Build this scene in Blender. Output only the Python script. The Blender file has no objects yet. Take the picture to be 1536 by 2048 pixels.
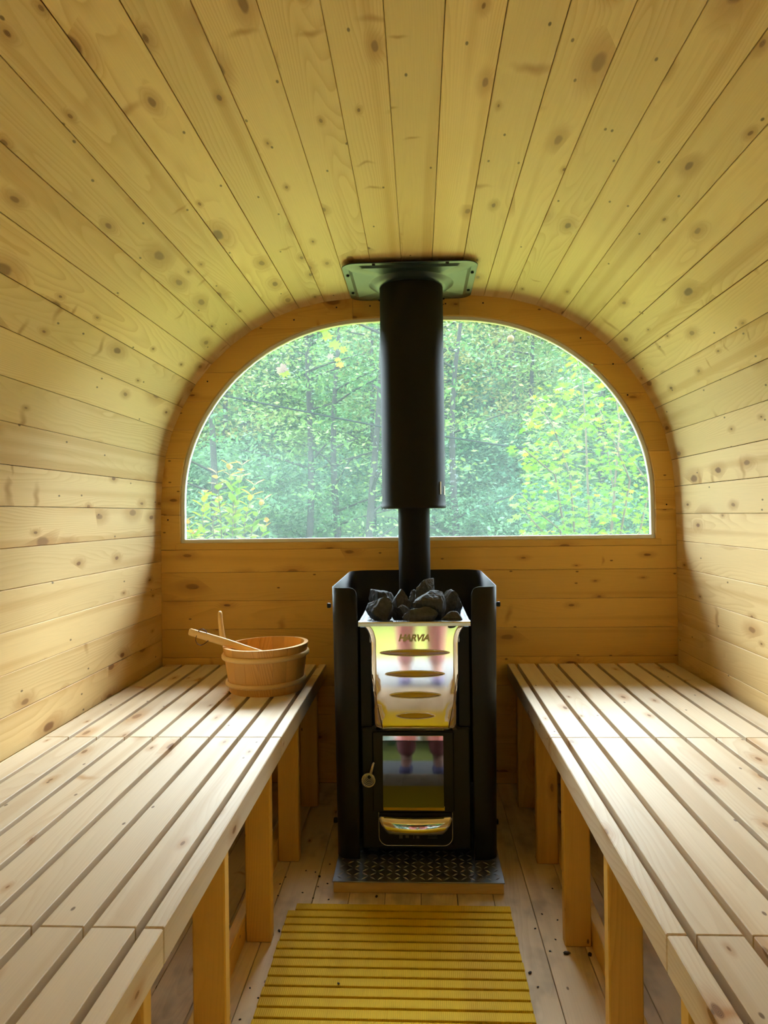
import bpy, bmesh, math, random
import numpy as np
from mathutils import Vector, Matrix, noise

SC = bpy.context.scene
COL = SC.collection
PI = math.pi

# ------------------------------------------------------------------ camera
F_PX, W_PX = 1500.0, 1536.0
CAM = Vector((0.018, 0.0, 1.03))
YAW, PITCH, ROLL = math.atan(70 / F_PX), math.atan(4 / F_PX), math.radians(0.72)
_f = Vector((-math.sin(YAW) * math.cos(PITCH), math.cos(YAW) * math.cos(PITCH), math.sin(PITCH)))
_r = Vector((math.cos(YAW), math.sin(YAW), 0))
_u = _r.cross(_f)
CU = _u * math.cos(ROLL) + _r * math.sin(ROLL)
CR = _r * math.cos(ROLL) - _u * math.sin(ROLL)
CF = _f
cd = bpy.data.cameras.new('camera')
cd.sensor_fit = 'HORIZONTAL'
cd.sensor_width = 36.0
cd.lens = F_PX / W_PX * 36.0
cd.clip_start = 0.02
cd.clip_end = 300
cam = bpy.data.objects.new('camera', cd)
COL.objects.link(cam)
cam.matrix_world = Matrix(((CR.x, CU.x, -CF.x, CAM.x), (CR.y, CU.y, -CF.y, CAM.y), (CR.z, CU.z, -CF.z, CAM.z), (0, 0, 0, 1)))
SC.camera = cam

def at(px, py, Y):
    """world point seen at a photo pixel, at distance Y down the barrel"""
    d = CF + CR * ((px - 768) / F_PX) - CU * ((py - 1024) / F_PX)
    return CAM + d * (Y / d.y)

# ------------------------------------------------------------------ sky, light, exposure
SKY_STRENGTH = 27.0
EXPOSURE = 0.36
world = bpy.data.worlds.new('overcast_sky')
SC.world = world
world.use_nodes = True
bg = world.node_tree.nodes['Background']
bg.inputs[0].default_value = (0.74, 0.885, 1.0, 1)
bg.inputs[1].default_value = SKY_STRENGTH
SC.view_settings.view_transform = 'Standard'
SC.view_settings.look = 'None'
SC.view_settings.exposure = EXPOSURE
SC.view_settings.gamma = 1.0
SC.view_settings.use_curve_mapping = False
SC.cycles.max_bounces = 8
SC.cycles.diffuse_bounces = 5
SC.cycles.adaptive_threshold = 0.15
SC.cycles.glossy_bounces = 4
SC.cycles.transmission_bounces = 6
SC.cycles.transparent_max_bounces = 8
SC.cycles.sample_clamp_indirect = 12.0
SC.cycles.caustics_reflective = False
SC.cycles.caustics_refractive = False

def portal(name, loc, rot, sx, sy):
    l = bpy.data.lights.new(name, 'AREA')
    l.shape = 'RECTANGLE'
    l.size, l.size_y = sx, sy
    l.cycles.is_portal = True
    o = bpy.data.objects.new(name, l)
    COL.objects.link(o)
    o.location = loc
    o.rotation_euler = rot
    return o
portal('window_daylight_portal', (0, 2.93, 1.36), (-PI / 2, 0, 0), 1.84, 0.90)
portal('doorway_daylight_portal', (0, -0.16, 0.87), (PI / 2, 0, 0), 0.74, 1.76)

# ------------------------------------------------------------------ node materials
class NT:
    def __init__(s, name):
        s.m = bpy.data.materials.new(name)
        s.m.use_nodes = True
        s.t = s.m.node_tree
        s.n = s.t.nodes
        s.b = s.n['Principled BSDF']
        s.out = s.n['Material Output']
    def node(s, typ, **kw):
        n = s.n.new(typ)
        for k, v in kw.items():
            setattr(n, k, v)
        return n
    def link(s, a, b):
        s.t.links.new(a, b)
    def put(s, sock, v):
        if v is None:
            return
        if isinstance(v, bpy.types.NodeSocket):
            s.link(v, sock)
        else:
            sock.default_value = v
    def math(s, op, a, b=None, c=None, clamp=False):
        n = s.node('ShaderNodeMath', operation=op, use_clamp=clamp)
        for i, v in enumerate((a, b, c)):
            s.put(n.inputs[i], v)
        return n.outputs[0]
    def mapr(s, v, a, b, c=0.0, d=1.0, smooth=True):
        n = s.node('ShaderNodeMapRange', interpolation_type='SMOOTHSTEP' if smooth else 'LINEAR')
        for i, x in enumerate((v, a, b, c, d)):
            s.put(n.inputs[i], x)
        return n.outputs[0]
    def mix(s, f, a, b, blend='MIX'):
        n = s.node('ShaderNodeMix', data_type='RGBA', blend_type=blend)
        s.put(n.inputs[0], f)
        s.put(n.inputs[6], a if isinstance(a, bpy.types.NodeSocket) else (*a, 1))
        s.put(n.inputs[7], b if isinstance(b, bpy.types.NodeSocket) else (*b, 1))
        return n.outputs[2]
    def noise(s, vec, scale, detail=2.0, rough=0.5, dim='3D'):
        n = s.node('ShaderNodeTexNoise', noise_dimensions=dim)
        if vec is not None:
            s.link(vec, n.inputs['Vector'])
        n.inputs['Scale'].default_value = scale
        n.inputs['Detail'].default_value = detail
        n.inputs['Roughness'].default_value = rough
        return n.outputs[0]
    def comb(s, x, y, z=0.0):
        n = s.node('ShaderNodeCombineXYZ')
        for i, v in enumerate((x, y, z)):
            s.put(n.inputs[i], v)
        return n.outputs[0]
    def voro(s, vec):
        n = s.node('ShaderNodeTexVoronoi', voronoi_dimensions='2D', feature='F1')
        s.link(vec, n.inputs['Vector'])
        n.inputs['Scale'].default_value = 1.0
        sep = s.node('ShaderNodeSeparateColor')
        s.link(n.outputs['Color'], sep.inputs[0])
        return n.outputs['Distance'], sep.outputs[0], sep.outputs[1], sep.outputs[2]
    def finish(s, color, rough, spec=0.4, bump=None, bs=0.1, bd=0.001):
        s.put(s.b.inputs['Base Color'], color if isinstance(color, bpy.types.NodeSocket) else (*color, 1))
        s.put(s.b.inputs['Roughness'], rough)
        s.b.inputs['Specular IOR Level'].default_value = spec
        if bump is not None:
            n = s.node('ShaderNodeBump')
            n.inputs['Strength'].default_value = bs
            n.inputs['Distance'].default_value = bd
            s.link(bump, n.inputs['Height'])
            s.link(n.outputs[0], s.b.inputs['Normal'])
        return s.m

def wood(name, base, late, knot=(0.11, 0.040, 0.012), halo=(0.48, 0.21, 0.045), rings=95.0, ringamt=0.5,
         knots=0.55, ksize=1.0, spikes=0.3, tone=0.16, rough=0.55, spec=0.35, dirt=0.0):
    """planed softwood: grain along local X, knots, halos, spike knots, each board its own"""
    s = NT(name)
    tc = s.node('ShaderNodeTexCoord')
    oi = s.node('ShaderNodeObjectInfo')
    sep = s.node('ShaderNodeSeparateXYZ')
    s.link(tc.outputs['Object'], sep.inputs[0])
    rnd = oi.outputs['Random']
    u = s.math('ADD', sep.outputs[0], s.math('MULTIPLY', rnd, 53.0))
    v = s.math('ADD', s.math('ADD', sep.outputs[1], sep.outputs[2]), s.math('MULTIPLY', rnd, 31.7))
    # knots
    wob = s.noise(s.comb(s.math('MULTIPLY', u, 30.0), s.math('MULTIPLY', v, 60.0)), 1.0, 1.0, 0.5, '2D')
    d, r1, r2, r3 = s.voro(s.comb(s.math('MULTIPLY', u, 4.6), s.math('MULTIPLY', v, 12.0)))
    d = s.math('ADD', d, s.math('MULTIPLY', s.math('SUBTRACT', wob, 0.5), 0.05))
    rad = s.math('MULTIPLY', s.math('ADD', 0.035, s.math('MULTIPLY', s.math('POWER', r2, 2.0), 0.13)), ksize)
    has = s.math('LESS_THAN', r1, knots)
    core = s.math('MULTIPLY', has, s.mapr(d, s.math('MULTIPLY', rad, 0.55), rad, 1.0, 0.0))
    hal = s.math('MULTIPLY', has, s.mapr(d, s.math('MULTIPLY', rad, 0.8), s.math('MULTIPLY', rad, 3.6), 1.0, 0.0))
    # growth rings
    warp = s.noise(s.comb(s.math('MULTIPLY', u, 0.5), s.math('MULTIPLY', v, 6.5)), 1.0, 1.0, 0.5, '2D')
    warp2 = s.noise(s.comb(s.math('MULTIPLY', u, 5.0), s.math('MULTIPLY', v, 22.0)), 1.0, 1.0, 0.5, '2D')
    g = s.math('ADD', s.math('MULTIPLY', v, rings), s.math('MULTIPLY', warp, 30.0))
    g = s.math('ADD', g, s.math('ADD', s.math('MULTIPLY', hal, 2.2), s.math('MULTIPLY', warp2, 1.3)))
    tri = s.math('FRACT', g)
    ring = s.math('POWER', tri, 2.2)
    ring = s.math('MULTIPLY', ring, s.mapr(tri, 0.9, 1.0, 1.0, 0.0))
    vis = s.noise(s.comb(s.math('MULTIPLY', u, 0.9), s.math('MULTIPLY', v, 9.0)), 1.0, 1.0, 0.5, '2D')
    ring = s.math('MULTIPLY', ring, s.mapr(vis, 0.35, 0.7, 0.15, 1.0))
    fib = s.noise(s.comb(s.math('MULTIPLY', u, 9.0), s.math('MULTIPLY', v, 520.0)), 1.0, 1.0, 0.5, '2D')
    c = s.mix(s.math('MULTIPLY', ring, ringamt), base, late)
    # broad stripes of darker heartwood running with the board
    st = s.noise(s.comb(s.math('MULTIPLY', u, 0.35), s.math('MULTIPLY', v, 18.0)), 1.0, 1.0, 0.5, '2D')
    c = s.mix(s.mapr(st, 0.56, 0.74, 0.0, 0.42), c, late)
    # spike knots: brown flames lying across the grain
    if spikes:
        d2, q1, q2, q3 = s.voro(s.comb(s.math('ADD', s.math('MULTIPLY', u, 8.0), s.math('MULTIPLY', warp2, 0.35)), s.math('ADD', s.math('MULTIPLY', v, 3.0), 11.3)))
        sp = s.math('MULTIPLY', s.math('LESS_THAN', q1, spikes), s.mapr(d2, 0.0, s.math('ADD', 0.06, s.math('MULTIPLY', q2, 0.12)), 1.0, 0.0))
        c = s.mix(s.math('MULTIPLY', sp, 0.7), c, halo)
    c = s.mix(s.math('MULTIPLY', hal, 0.5), c, halo)
    kr = s.math('SINE', s.math('MULTIPLY', d, 420.0))
    kc = s.mix(s.math('MULTIPLY', s.math('ADD', kr, 1.0), 0.35), knot, halo)
    c = s.mix(s.math('MULTIPLY', core, s.math('ADD', 0.6, s.math('MULTIPLY', r3, 0.4))), c, kc)
    # small dark pips
    d3, p1, p2, p3 = s.voro(s.comb(s.math('MULTIPLY', u, 8.0), s.math('MULTIPLY', v, 17.0)))
    pip = s.math('MULTIPLY', s.math('LESS_THAN', p1, knots * 0.35), s.mapr(d3, 0.03, 0.06, 1.0, 0.0))
    c = s.mix(s.math('MULTIPLY', pip, 0.8), c, knot)
    if dirt:
        dn = s.noise(s.comb(s.math('MULTIPLY', u, 5.0), s.math('MULTIPLY', v, 9.0)), 1.0, 3.0, 0.6, '2D')
        c = s.mix(s.mapr(dn, 0.45, 0.75, 0.0, dirt), c, (0.16, 0.11, 0.07))
    val = s.math('ADD', 1.0 - tone * 0.5, s.math('MULTIPLY', s.math('FRACT', s.math('MULTIPLY', rnd, 7.31)), tone))
    val = s.math('MULTIPLY', val, s.math('ADD', 0.95, s.math('MULTIPLY', fib, 0.1)))
    hsv = s.node('ShaderNodeHueSaturation')
    s.link(c, hsv.inputs['Color'])
    s.link(val, hsv.inputs['Value'])
    hsv.inputs['Hue'].default_value = 0.5
    return s.finish(hsv.outputs[0], rough, spec, fib, 0.12, 0.0006)

def plain(name, col, rough=0.5, metal=0.0, spec=0.5, var=0.0, scale=30.0, coat=0.0, bump=0.0):
    s = NT(name)
    tc = s.node('ShaderNodeTexCoord')
    nz = s.noise(tc.outputs['Object'], scale, 3.0, 0.6)
    dark = tuple(c * (1 - var) for c in col)
    lite = tuple(min(1, c * (1 + var)) for c in col)
    c = s.mix(nz, dark, lite)
    s.b.inputs['Metallic'].default_value = metal
    s.b.inputs['Coat Weight'].default_value = coat
    return s.finish(c, rough, spec, nz if bump else None, bump, 0.002)

M = {}
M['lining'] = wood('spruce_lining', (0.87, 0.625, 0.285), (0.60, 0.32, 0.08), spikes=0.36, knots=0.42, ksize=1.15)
M['endwall_shaded'] = wood('spruce_end_wall_shaded', (0.76, 0.45, 0.10), (0.54, 0.26, 0.045), spikes=0.12, knots=0.4)  # same spruce as the lining, the shade's deep orange put into its colour
M['bench'] = wood('pale_bench_spruce', (0.76, 0.615, 0.435), (0.60, 0.41, 0.22), knots=0.36, spikes=0.14, rough=0.5, spec=0.25, ksize=0.95)
M['leg'] = wood('bench_leg_pine_shaded', (0.76, 0.45, 0.10), (0.56, 0.28, 0.045), knots=0.3, spikes=0.05)  # orange of the shade below the bench is put into this colour
M['floor'] = wood('worn_floor_spruce', (0.80, 0.62, 0.40), (0.62, 0.43, 0.24), knots=0.2, spikes=0.08, dirt=0.4, rough=0.65)
M['bucketwood'] = wood('bucket_pine', (0.78, 0.42, 0.11), (0.52, 0.21, 0.04), knots=0.08, spikes=0.0, rings=160, ringamt=0.7, tone=0.35, rough=0.4)
M['ladle'] = wood('ladle_wood', (0.80, 0.52, 0.20), (0.60, 0.32, 0.09), knots=0.0, spikes=0.0, rough=0.4)
M['backing'] = plain('dark_joint_backing', (0.05, 0.03, 0.012), 0.9, var=0.3)
M['black'] = plain('black_powder_coat', (0.008, 0.008, 0.009), 0.45, spec=0.3, var=0.25, scale=120)
M['pipe'] = plain('matt_black_pipe', (0.007, 0.007, 0.007), 0.6, spec=0.2, var=0.2, scale=120)
M['flange'] = plain('dark_green_grey_sheet', (0.016, 0.025, 0.021), 0.36, metal=0.0, var=0.2, scale=25)
M['steel'] = plain('polished_stainless_steel', (0.80, 0.78, 0.75), 0.06, metal=1.0, var=0.03, scale=8)
M['brushed'] = plain('brushed_stainless_steel', (0.66, 0.67, 0.69), 0.25, metal=1.0, var=0.08, scale=60)
M['louvre'] = plain('reflection_tinted_slot_steel', (0.34, 0.24, 0.23), 0.18, metal=1.0, var=0.08, scale=60)  # dark red reflection of the floor put into the steel colour
M['tread'] = plain('tread_plate_steel', (0.30, 0.31, 0.32), 0.38, metal=0.9, var=0.2, scale=40)
M['soot'] = plain('sooty_black', (0.006, 0.006, 0.006), 0.8, var=0.3)
M['glass_dark'] = plain('dark_fire_glass', (0.006, 0.005, 0.004), 0.03, spec=0.6, var=0.1, coat=0.4)
M['brass'] = plain('worn_brass_letters', (0.56, 0.46, 0.26), 0.45, metal=0.55, var=0.2)
M['stone'] = plain('dark_sauna_stone', (0.055, 0.056, 0.060), 0.75, spec=0.4, var=0.75, scale=70, bump=1.0)
M['cord'] = plain('brown_leather_cord', (0.05, 0.022, 0.012), 0.6, var=0.3)
M['whitebead'] = plain('white_window_bead', (0.80, 0.79, 0.74), 0.5, var=0.03)
M['label'] = plain('aluminium_label', (0.6, 0.58, 0.5), 0.4, metal=0.4, var=0.1)
M['print'] = plain('grey_label_print', (0.12, 0.11, 0.10), 0.7, var=0.1)
M['crumb'] = plain('dark_bark_crumb', (0.03, 0.018, 0.012), 0.8, var=0.5, scale=80)
M['ply'] = wood('platform_edge_wood', (0.76, 0.52, 0.18), (0.6, 0.36, 0.09), knots=0.1, spikes=0.0)
M['paving'] = plain('pale_concrete_paving', (0.145, 0.137, 0.128), 0.8, var=0.12, scale=4)
M['bark'] = plain('grey_bark', (0.014, 0.0138, 0.012), 0.9, spec=0.05, var=0.35, scale=20)
M['stem'] = plain('pale_tan_stem', (0.055, 0.042, 0.024), 0.7, spec=0.05, var=0.2, scale=40)
M['apple'] = plain('yellow_apple_skin', (0.075, 0.052, 0.013), 0.6, spec=0.1, var=0.25, scale=30)
M['dryleaf'] = plain('dry_grey_leaf', (0.022, 0.020, 0.018), 0.9, spec=0.05, var=0.4, scale=60)
M['cable'] = plain('dark_cable', (0.008, 0.010, 0.010), 0.9, spec=0.0, var=0.1)

def ribbed_mat():
    s = NT('yellow_ribbed_plastic')
    tc = s.node('ShaderNodeTexCoord')
    sep = s.node('ShaderNodeSeparateXYZ')
    s.link(tc.outputs['Object'], sep.inputs[0])
    rib = s.math('SINE', s.math('MULTIPLY', sep.outputs[0], 2 * PI / 0.0042))
    nz = s.noise(tc.outputs['Object'], 9.0, 3.0, 0.6)
    grime = s.mapr(nz, 0.42, 0.75, 0.0, 0.55)
    c = s.mix(grime, (0.76, 0.48, 0.006), (0.50, 0.27, 0.006))
    groove = s.mapr(rib, -1.0, -0.3, 0.35, 0.0)
    c = s.mix(groove, c, (0.46, 0.25, 0.004))
    return s.finish(c, 0.6, 0.12, rib, 0.4, 0.0005)
M['mat'] = ribbed_mat()

def leafmat(name, c1, c2, trans=0.45, scale=1.5, c3=None):
    s = NT(name)
    tc = s.node('ShaderNodeTexCoord')
    geo = s.node('ShaderNodeNewGeometry')
    oi = s.node('ShaderNodeObjectInfo')
    nz = s.noise(geo.outputs['Position'], scale, 2.0, 0.6)
    f = s.mapr(nz, 0.35, 0.65, 0.0, 1.0)
    c = s.mix(f, c1, c2)
    ri = s.math('FRACT', s.math('ADD', geo.outputs['Random Per Island'], s.math('MULTIPLY', oi.outputs['Random'], 7.7)))
    if c3:
        c = s.mix(s.mapr(ri, 0.92, 0.95, 0.0, 1.0), c, c3)
    hsv = s.node('ShaderNodeHueSaturation')
    s.link(c, hsv.inputs['Color'])
    s.link(s.math('ADD', 0.72, s.math('MULTIPLY', ri, 0.56)), hsv.inputs['Value'])
    s.link(hsv.outputs[0], s.b.inputs['Base Color'])
    s.b.inputs['Roughness'].default_value = 0.45
    s.b.inputs['Specular IOR Level'].default_value = 0.07
    tr = s.node('ShaderNodeBsdfTranslucent')
    s.link(hsv.outputs[0], tr.inputs[0])
    mx = s.node('ShaderNodeMixShader')
    mx.inputs[0].default_value = trans
    s.link(s.b.outputs[0], mx.inputs[1])
    s.link(tr.outputs[0], mx.inputs[2])
    s.link(mx.outputs[0], s.out.inputs[0])
    return s.m
M['leaf_forest'] = leafmat('forest_leaves', (0.021, 0.062, 0.020), (0.070, 0.118, 0.026), 0.4, 0.5)
M['leaf_forest2'] = leafmat('forest_leaves_bluish', (0.020, 0.056, 0.028), (0.046, 0.092, 0.040), 0.4, 0.6)
M['leaf_autumn'] = leafmat('yellowing_forest_leaves', (0.105, 0.100, 0.028), (0.066, 0.092, 0.024), 0.4, 0.8)
M['leaf_maple'] = leafmat('bright_maple_leaves', (0.034, 0.100, 0.0004), (0.070, 0.130, 0.0005), 0.5, 3.0, (0.12, 0.125, 0.001))
M['leaf_shrub'] = leafmat('shrub_leaves', (0.050, 0.115, 0.001), (0.095, 0.135, 0.001), 0.5, 4.0)
M['leaf_tip'] = leafmat('orange_young_leaves', (0.11, 0.060, 0.006), (0.12, 0.085, 0.007), 0.5, 4.0)
M['leaf_yellow'] = leafmat('yellow_vine_leaves', (0.070, 0.115, 0.0004), (0.095, 0.125, 0.0005), 0.6, 9.0)
M['leaf_pink'] = leafmat('pale_pink_dry_leaf', (0.09, 0.060, 0.045), (0.10, 0.078, 0.05), 0.4, 9.0)
M['forest_floor'] = leafmat('forest_floor', (0.012, 0.034, 0.010), (0.030, 0.055, 0.016), 0.0, 1.2)
M['grass'] = leafmat('grass_ground', (0.170, 0.190, 0.034), (0.235, 0.240, 0.052), 0.0, 1.2)

def glass_mat():
    s = NT('hazy_window_pane')
    tr = s.node('ShaderNodeBsdfTransparent')
    tr.inputs[0].default_value = (0.95, 0.98, 0.97, 1)
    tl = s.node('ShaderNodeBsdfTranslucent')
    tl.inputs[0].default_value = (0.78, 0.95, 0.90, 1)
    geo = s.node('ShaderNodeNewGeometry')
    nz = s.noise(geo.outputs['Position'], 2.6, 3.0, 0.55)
    f = s.mapr(nz, 0.3, 0.7, 0.020, 0.036)  # uneven share of milky haze mixed into the clear pane
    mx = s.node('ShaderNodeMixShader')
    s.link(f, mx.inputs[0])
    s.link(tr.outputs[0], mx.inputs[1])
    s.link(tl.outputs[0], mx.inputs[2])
    gl = s.node('ShaderNodeBsdfGlossy')
    gl.inputs['Roughness'].default_value = 0.02
    fr = s.node('ShaderNodeFresnel')
    fr.inputs[0].default_value = 1.25
    m2 = s.node('ShaderNodeMixShader')
    s.link(fr.outputs[0], m2.inputs[0])
    s.link(mx.outputs[0], m2.inputs[1])
    s.link(gl.outputs[0], m2.inputs[2])
    s.link(m2.outputs[0], s.out.inputs[0])
    return s.m
M['pane'] = glass_mat()

# ------------------------------------------------------------------ mesh helpers
def mk(name, verts, faces, mat, smooth=None):
    me = bpy.data.meshes.new(name)
    me.from_pydata([tuple(v) for v in verts], [], [tuple(f) for f in faces])
    me.materials.append(M[mat] if isinstance(mat, str) else mat)
    if smooth is not None:
        me.shade_smooth()
        if smooth < 180:
            me.set_sharp_from_angle(angle=math.radians(smooth))
    me.update()
    return me

def ob(name, me, parent=None, loc=(0, 0, 0), rot=(0, 0, 0), mw=None):
    o = bpy.data.objects.new(name, me)
    COL.objects.link(o)
    if mw is not None:
        o.matrix_basis = mw
    else:
        o.location = loc
        o.rotation_euler = rot
    if parent:
        o.parent = parent
    return o

def empty(name, loc=(0, 0, 0), rot=(0, 0, 0)):
    o = ob(name, None, None, loc, rot)
    o.empty_display_size = 0.05
    return o

def tag(o, label=None, cat=None, group=None, kind=None):
    for k, v in (('label', label), ('category', cat), ('group', group), ('kind', kind)):
        if v:
            o[k] = v
    return o

def extrude(poly, x0, x1, axis=0):
    """prism of a 2-D polygon along an axis"""
    n = len(poly)
    V = []
    for x in (x0, x1):
        for a, b in poly:
            V.append(((x, a, b), (a, x, b), (a, b, x))[axis])
    Fc = [tuple(range(n - 1, -1, -1)), tuple(range(n, 2 * n))]
    for i in range(n):
        j = (i + 1) % n
        Fc.append((i, j, n + j, n + i))
    return V, Fc

_cache = {}
def plank(L, Wd, T, ch, mat):
    key = (round(L, 4), round(Wd, 4), round(T, 4), ch, mat)
    if key not in _cache:
        a, b = Wd / 2, T / 2
        prof = [(-a + ch, -b), (a - ch, -b), (a, -b + ch), (a, b - ch), (a - ch, b), (-a + ch, b), (-a, b - ch), (-a, -b + ch)]
        V, Fc = extrude(prof, -L / 2 + ch, L / 2 - ch)
        # small end chamfer
        for x in (-L / 2, L / 2):
            pass
        _cache[key] = mk('plank_mesh', V, Fc, mat)
    return _cache[key]

def rbox(L, Wd, H, ch, mat):
    """box with all edges chamfered, centred"""
    key = ('r', round(L, 4), round(Wd, 4), round(H, 4), ch, mat)
    if key not in _cache:
        bm = bmesh.new()
        bmesh.ops.create_cube(bm, size=1.0)
        for v in bm.verts:
            v.co = Vector((v.co.x * L, v.co.y * Wd, v.co.z * H))
        bmesh.ops.bevel(bm, geom=list(bm.edges), offset=ch, segments=1, affect='EDGES')
        me = bpy.data.meshes.new('chamfered_box')
        bm.to_mesh(me)
        bm.free()
        me.materials.append(M[mat])
        _cache[key] = me
    return _cache[key]

def tube(pts, rad, seg=8, caps=True):
    """swept circle; rad is a number or a list"""
    pts = [Vector(p) for p in pts]
    n = len(pts)
    rad = rad if isinstance(rad, (list, tuple)) else [rad] * n
    V, Fc = [], []
    prev = None
    for i, p in enumerate(pts):
        t = (pts[min(i + 1, n - 1)] - pts[max(i - 1, 0)]).normalized()
        if prev is None:
            a = t.orthogonal().normalized()
        else:
            a = (prev - t * prev.dot(t))
            a = a.normalized() if a.length > 1e-6 else t.orthogonal().normalized()
        prev = a
        b = t.cross(a)
        for k in range(seg):
            an = 2 * PI * k / seg
            V.append(p + (a * math.cos(an) + b * math.sin(an)) * rad[i])
    for i in range(n - 1):
        for k in range(seg):
            k2 = (k + 1) % seg
            Fc.append((i * seg + k, i * seg + k2, (i + 1) * seg + k2, (i + 1) * seg + k))
    if caps:
        Fc.append(tuple(range(seg - 1, -1, -1)))
        Fc.append(tuple((n - 1) * seg + k for k in range(seg)))
    return V, Fc

def lathe(prof, seg=48, close=False):
    """prof: (radius, z) list"""
    V, Fc = [], []
    n = len(prof)
    for r, z in prof:
        for k in range(seg):
            a = 2 * PI * k / seg
            V.append((r * math.cos(a), r * math.sin(a), z))
    m = n if close else n - 1
    for i in range(m):
        i2 = (i + 1) % n
        for k in range(seg):
            k2 = (k + 1) % seg
            Fc.append((i * seg + k, i * seg + k2, i2 * seg + k2, i2 * seg + k))
    if not close:
        if prof[0][0] > 1e-6:
            Fc.append(tuple(range(seg - 1, -1, -1)))
        if prof[-1][0] > 1e-6:
            Fc.append(tuple((n - 1) * seg + k for k in range(seg)))
    return V, Fc

class MB:
    def __init__(s):
        s.V, s.F = [], []
    def add(s, vf, mw=None):
        o = len(s.V)
        V, Fc = vf
        s.V += [(mw @ Vector(v)) if mw else v for v in V]
        s.F += [tuple(i + o for i in f) for f in Fc]
        return s
    def box(s, x0, x1, y0, y1, z0, z1):
        V = [(x, y, z) for x in (x0, x1) for y in (y0, y1) for z in (z0, z1)]
        return s.add((V, [(0, 1, 3, 2), (4, 6, 7, 5), (0, 4, 5, 1), (2, 3, 7, 6), (0, 2, 6, 4), (1, 5, 7, 3)]))
    def mesh(s, name, mat, smooth=None):
        return mk(name, s.V, s.F, mat, smooth)

def lerp_tab(tab, x):
    for (a, b), (c, d) in zip(tab, tab[1:]):
        if a <= x <= c or c <= x <= a:
            return b + (d - b) * ((x - a) / (c - a) if c != a else 0)
    return tab[0][1] if abs(x - tab[0][0]) < abs(x - tab[-1][0]) else tab[-1][1]

# ------------------------------------------------------------------ barrel shell
Y_BACK, Y_FRONT = 2.87, -0.12
HALF = [(0, 1.866), (0.10, 1.865), (0.20, 1.861), (0.30, 1.853), (0.40, 1.837), (0.50, 1.805), (0.60, 1.757), (0.69, 1.697),
        (0.77, 1.626), (0.83, 1.556), (0.88, 1.478), (0.924, 1.388), (0.955, 1.295), (0.973, 1.200), (0.981, 1.10),
        (0.984, 1.00), (0.985, 0.85), (0.985, 0.45), (0.972, 0.30), (0.937, 0.15), (0.885, 0.02), (0.81, -0.07)]

def smooth_poly(P, n=6):
    out = []
    for i in range(len(P) - 1):
        p0 = Vector(P[max(i - 1, 0)]) if i > 0 else Vector((-P[1][0], P[1][1]))
        p1, p2 = Vector(P[i]), Vector(P[i + 1])
        p3 = Vector(P[min(i + 2, len(P) - 1)])
        for k in range(n):
            t = k / n
            out.append(0.5 * ((2 * p1) + (p2 - p0) * t + (2 * p0 - 5 * p1 + 4 * p2 - p3) * t * t + (3 * p1 - p0 - 3 * p2 + p3) * t ** 3))
    out.append(Vector(P[-1]))
    return out
HP = smooth_poly(HALF)
HS = [0.0]
for a, b in zip(HP, HP[1:]):
    HS.append(HS[-1] + (b - a).length)
S_MAX = HS[-1]

def prof(s):
    """point on the lining at signed arc length s from the crown"""
    sg = -1 if s < 0 else 1
    s = min(abs(s), S_MAX - 1e-6)
    i = int(np.searchsorted(HS, s, side='right')) - 1
    t = (s - HS[i]) / (HS[i + 1] - HS[i])
    p = HP[i].lerp(HP[i + 1], t)
    return Vector((sg * p.x, p.y))

OUT_TAB = [(p.y, p.x) for p in HP]           # z -> x of the lining
def x_out(z):
    return lerp_tab(OUT_TAB, z)
INNER = [(0, 1.788), (0.12, 1.787), (0.263, 1.778), (0.405, 1.747), (0.548, 1.685), (0.67, 1.598), (0.765, 1.496),
         (0.832, 1.392), (0.878, 1.285), (0.902, 1.18), (0.909, 1.08), (0.909, 0.926)]
IP = smooth_poly(INNER)
IN_TAB = [(p.y, p.x) for p in IP]
def x_in(z):
    return lerp_tab(IN_TAB, z)
Z_SILL = 0.926

PITCH_W, S0 = 0.1017, -0.030
L_BAR = Y_BACK - Y_FRONT + 0.03
YC = (Y_BACK + 0.03 + Y_FRONT) / 2
rng = random.Random(5)

def shell_part(name, s0, s1, label):
    n = 40
    V, Fc = [], []
    for i in range(n + 1):
        s = s0 + (s1 - s0) * i / n
        p = prof(s)
        d = (prof(s + 0.004) - prof(s - 0.004)).normalized()
        nrm = Vector((d.y, -d.x))
        if nrm.dot(p - Vector((0, 0.9))) < 0:
            nrm = -nrm
        for off in (0.0235, 0.05):
            q = p + nrm * off
            for y in (Y_FRONT, Y_BACK + 0.06):
                V.append((q.x, y, q.y))
    for i in range(n):
        a, b = i * 4, (i + 1) * 4
        Fc += [(a, a + 1, b + 1, b), (a + 2, b + 2, b + 3, a + 3), (a, b, b + 2, a + 2), (a + 1, a + 3, b + 3, b + 1)]
    Fc += [(0, 2, 3, 1), (n * 4, n * 4 + 1, n * 4 + 3, n * 4 + 2)]
    o = ob(name, mk(name, V, Fc, 'backing'))
    return tag(o, label, None, None, 'structure')
s_split = S0 + 8 * PITCH_W + 0.03
ceiling = shell_part('ceiling', -0.0305 - 7 * PITCH_W, S0 + 9 * PITCH_W, 'curved wooden barrel ceiling of long pale spruce boards')
wall_left = shell_part('wall_left', -S_MAX, S0 - 7 * PITCH_W, 'left barrel wall of long horizontal knotty spruce boards')
wall_right = shell_part('wall_right', S0 + 9 * PITCH_W, S_MAX, 'right barrel wall of long horizontal knotty spruce boards')

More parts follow.
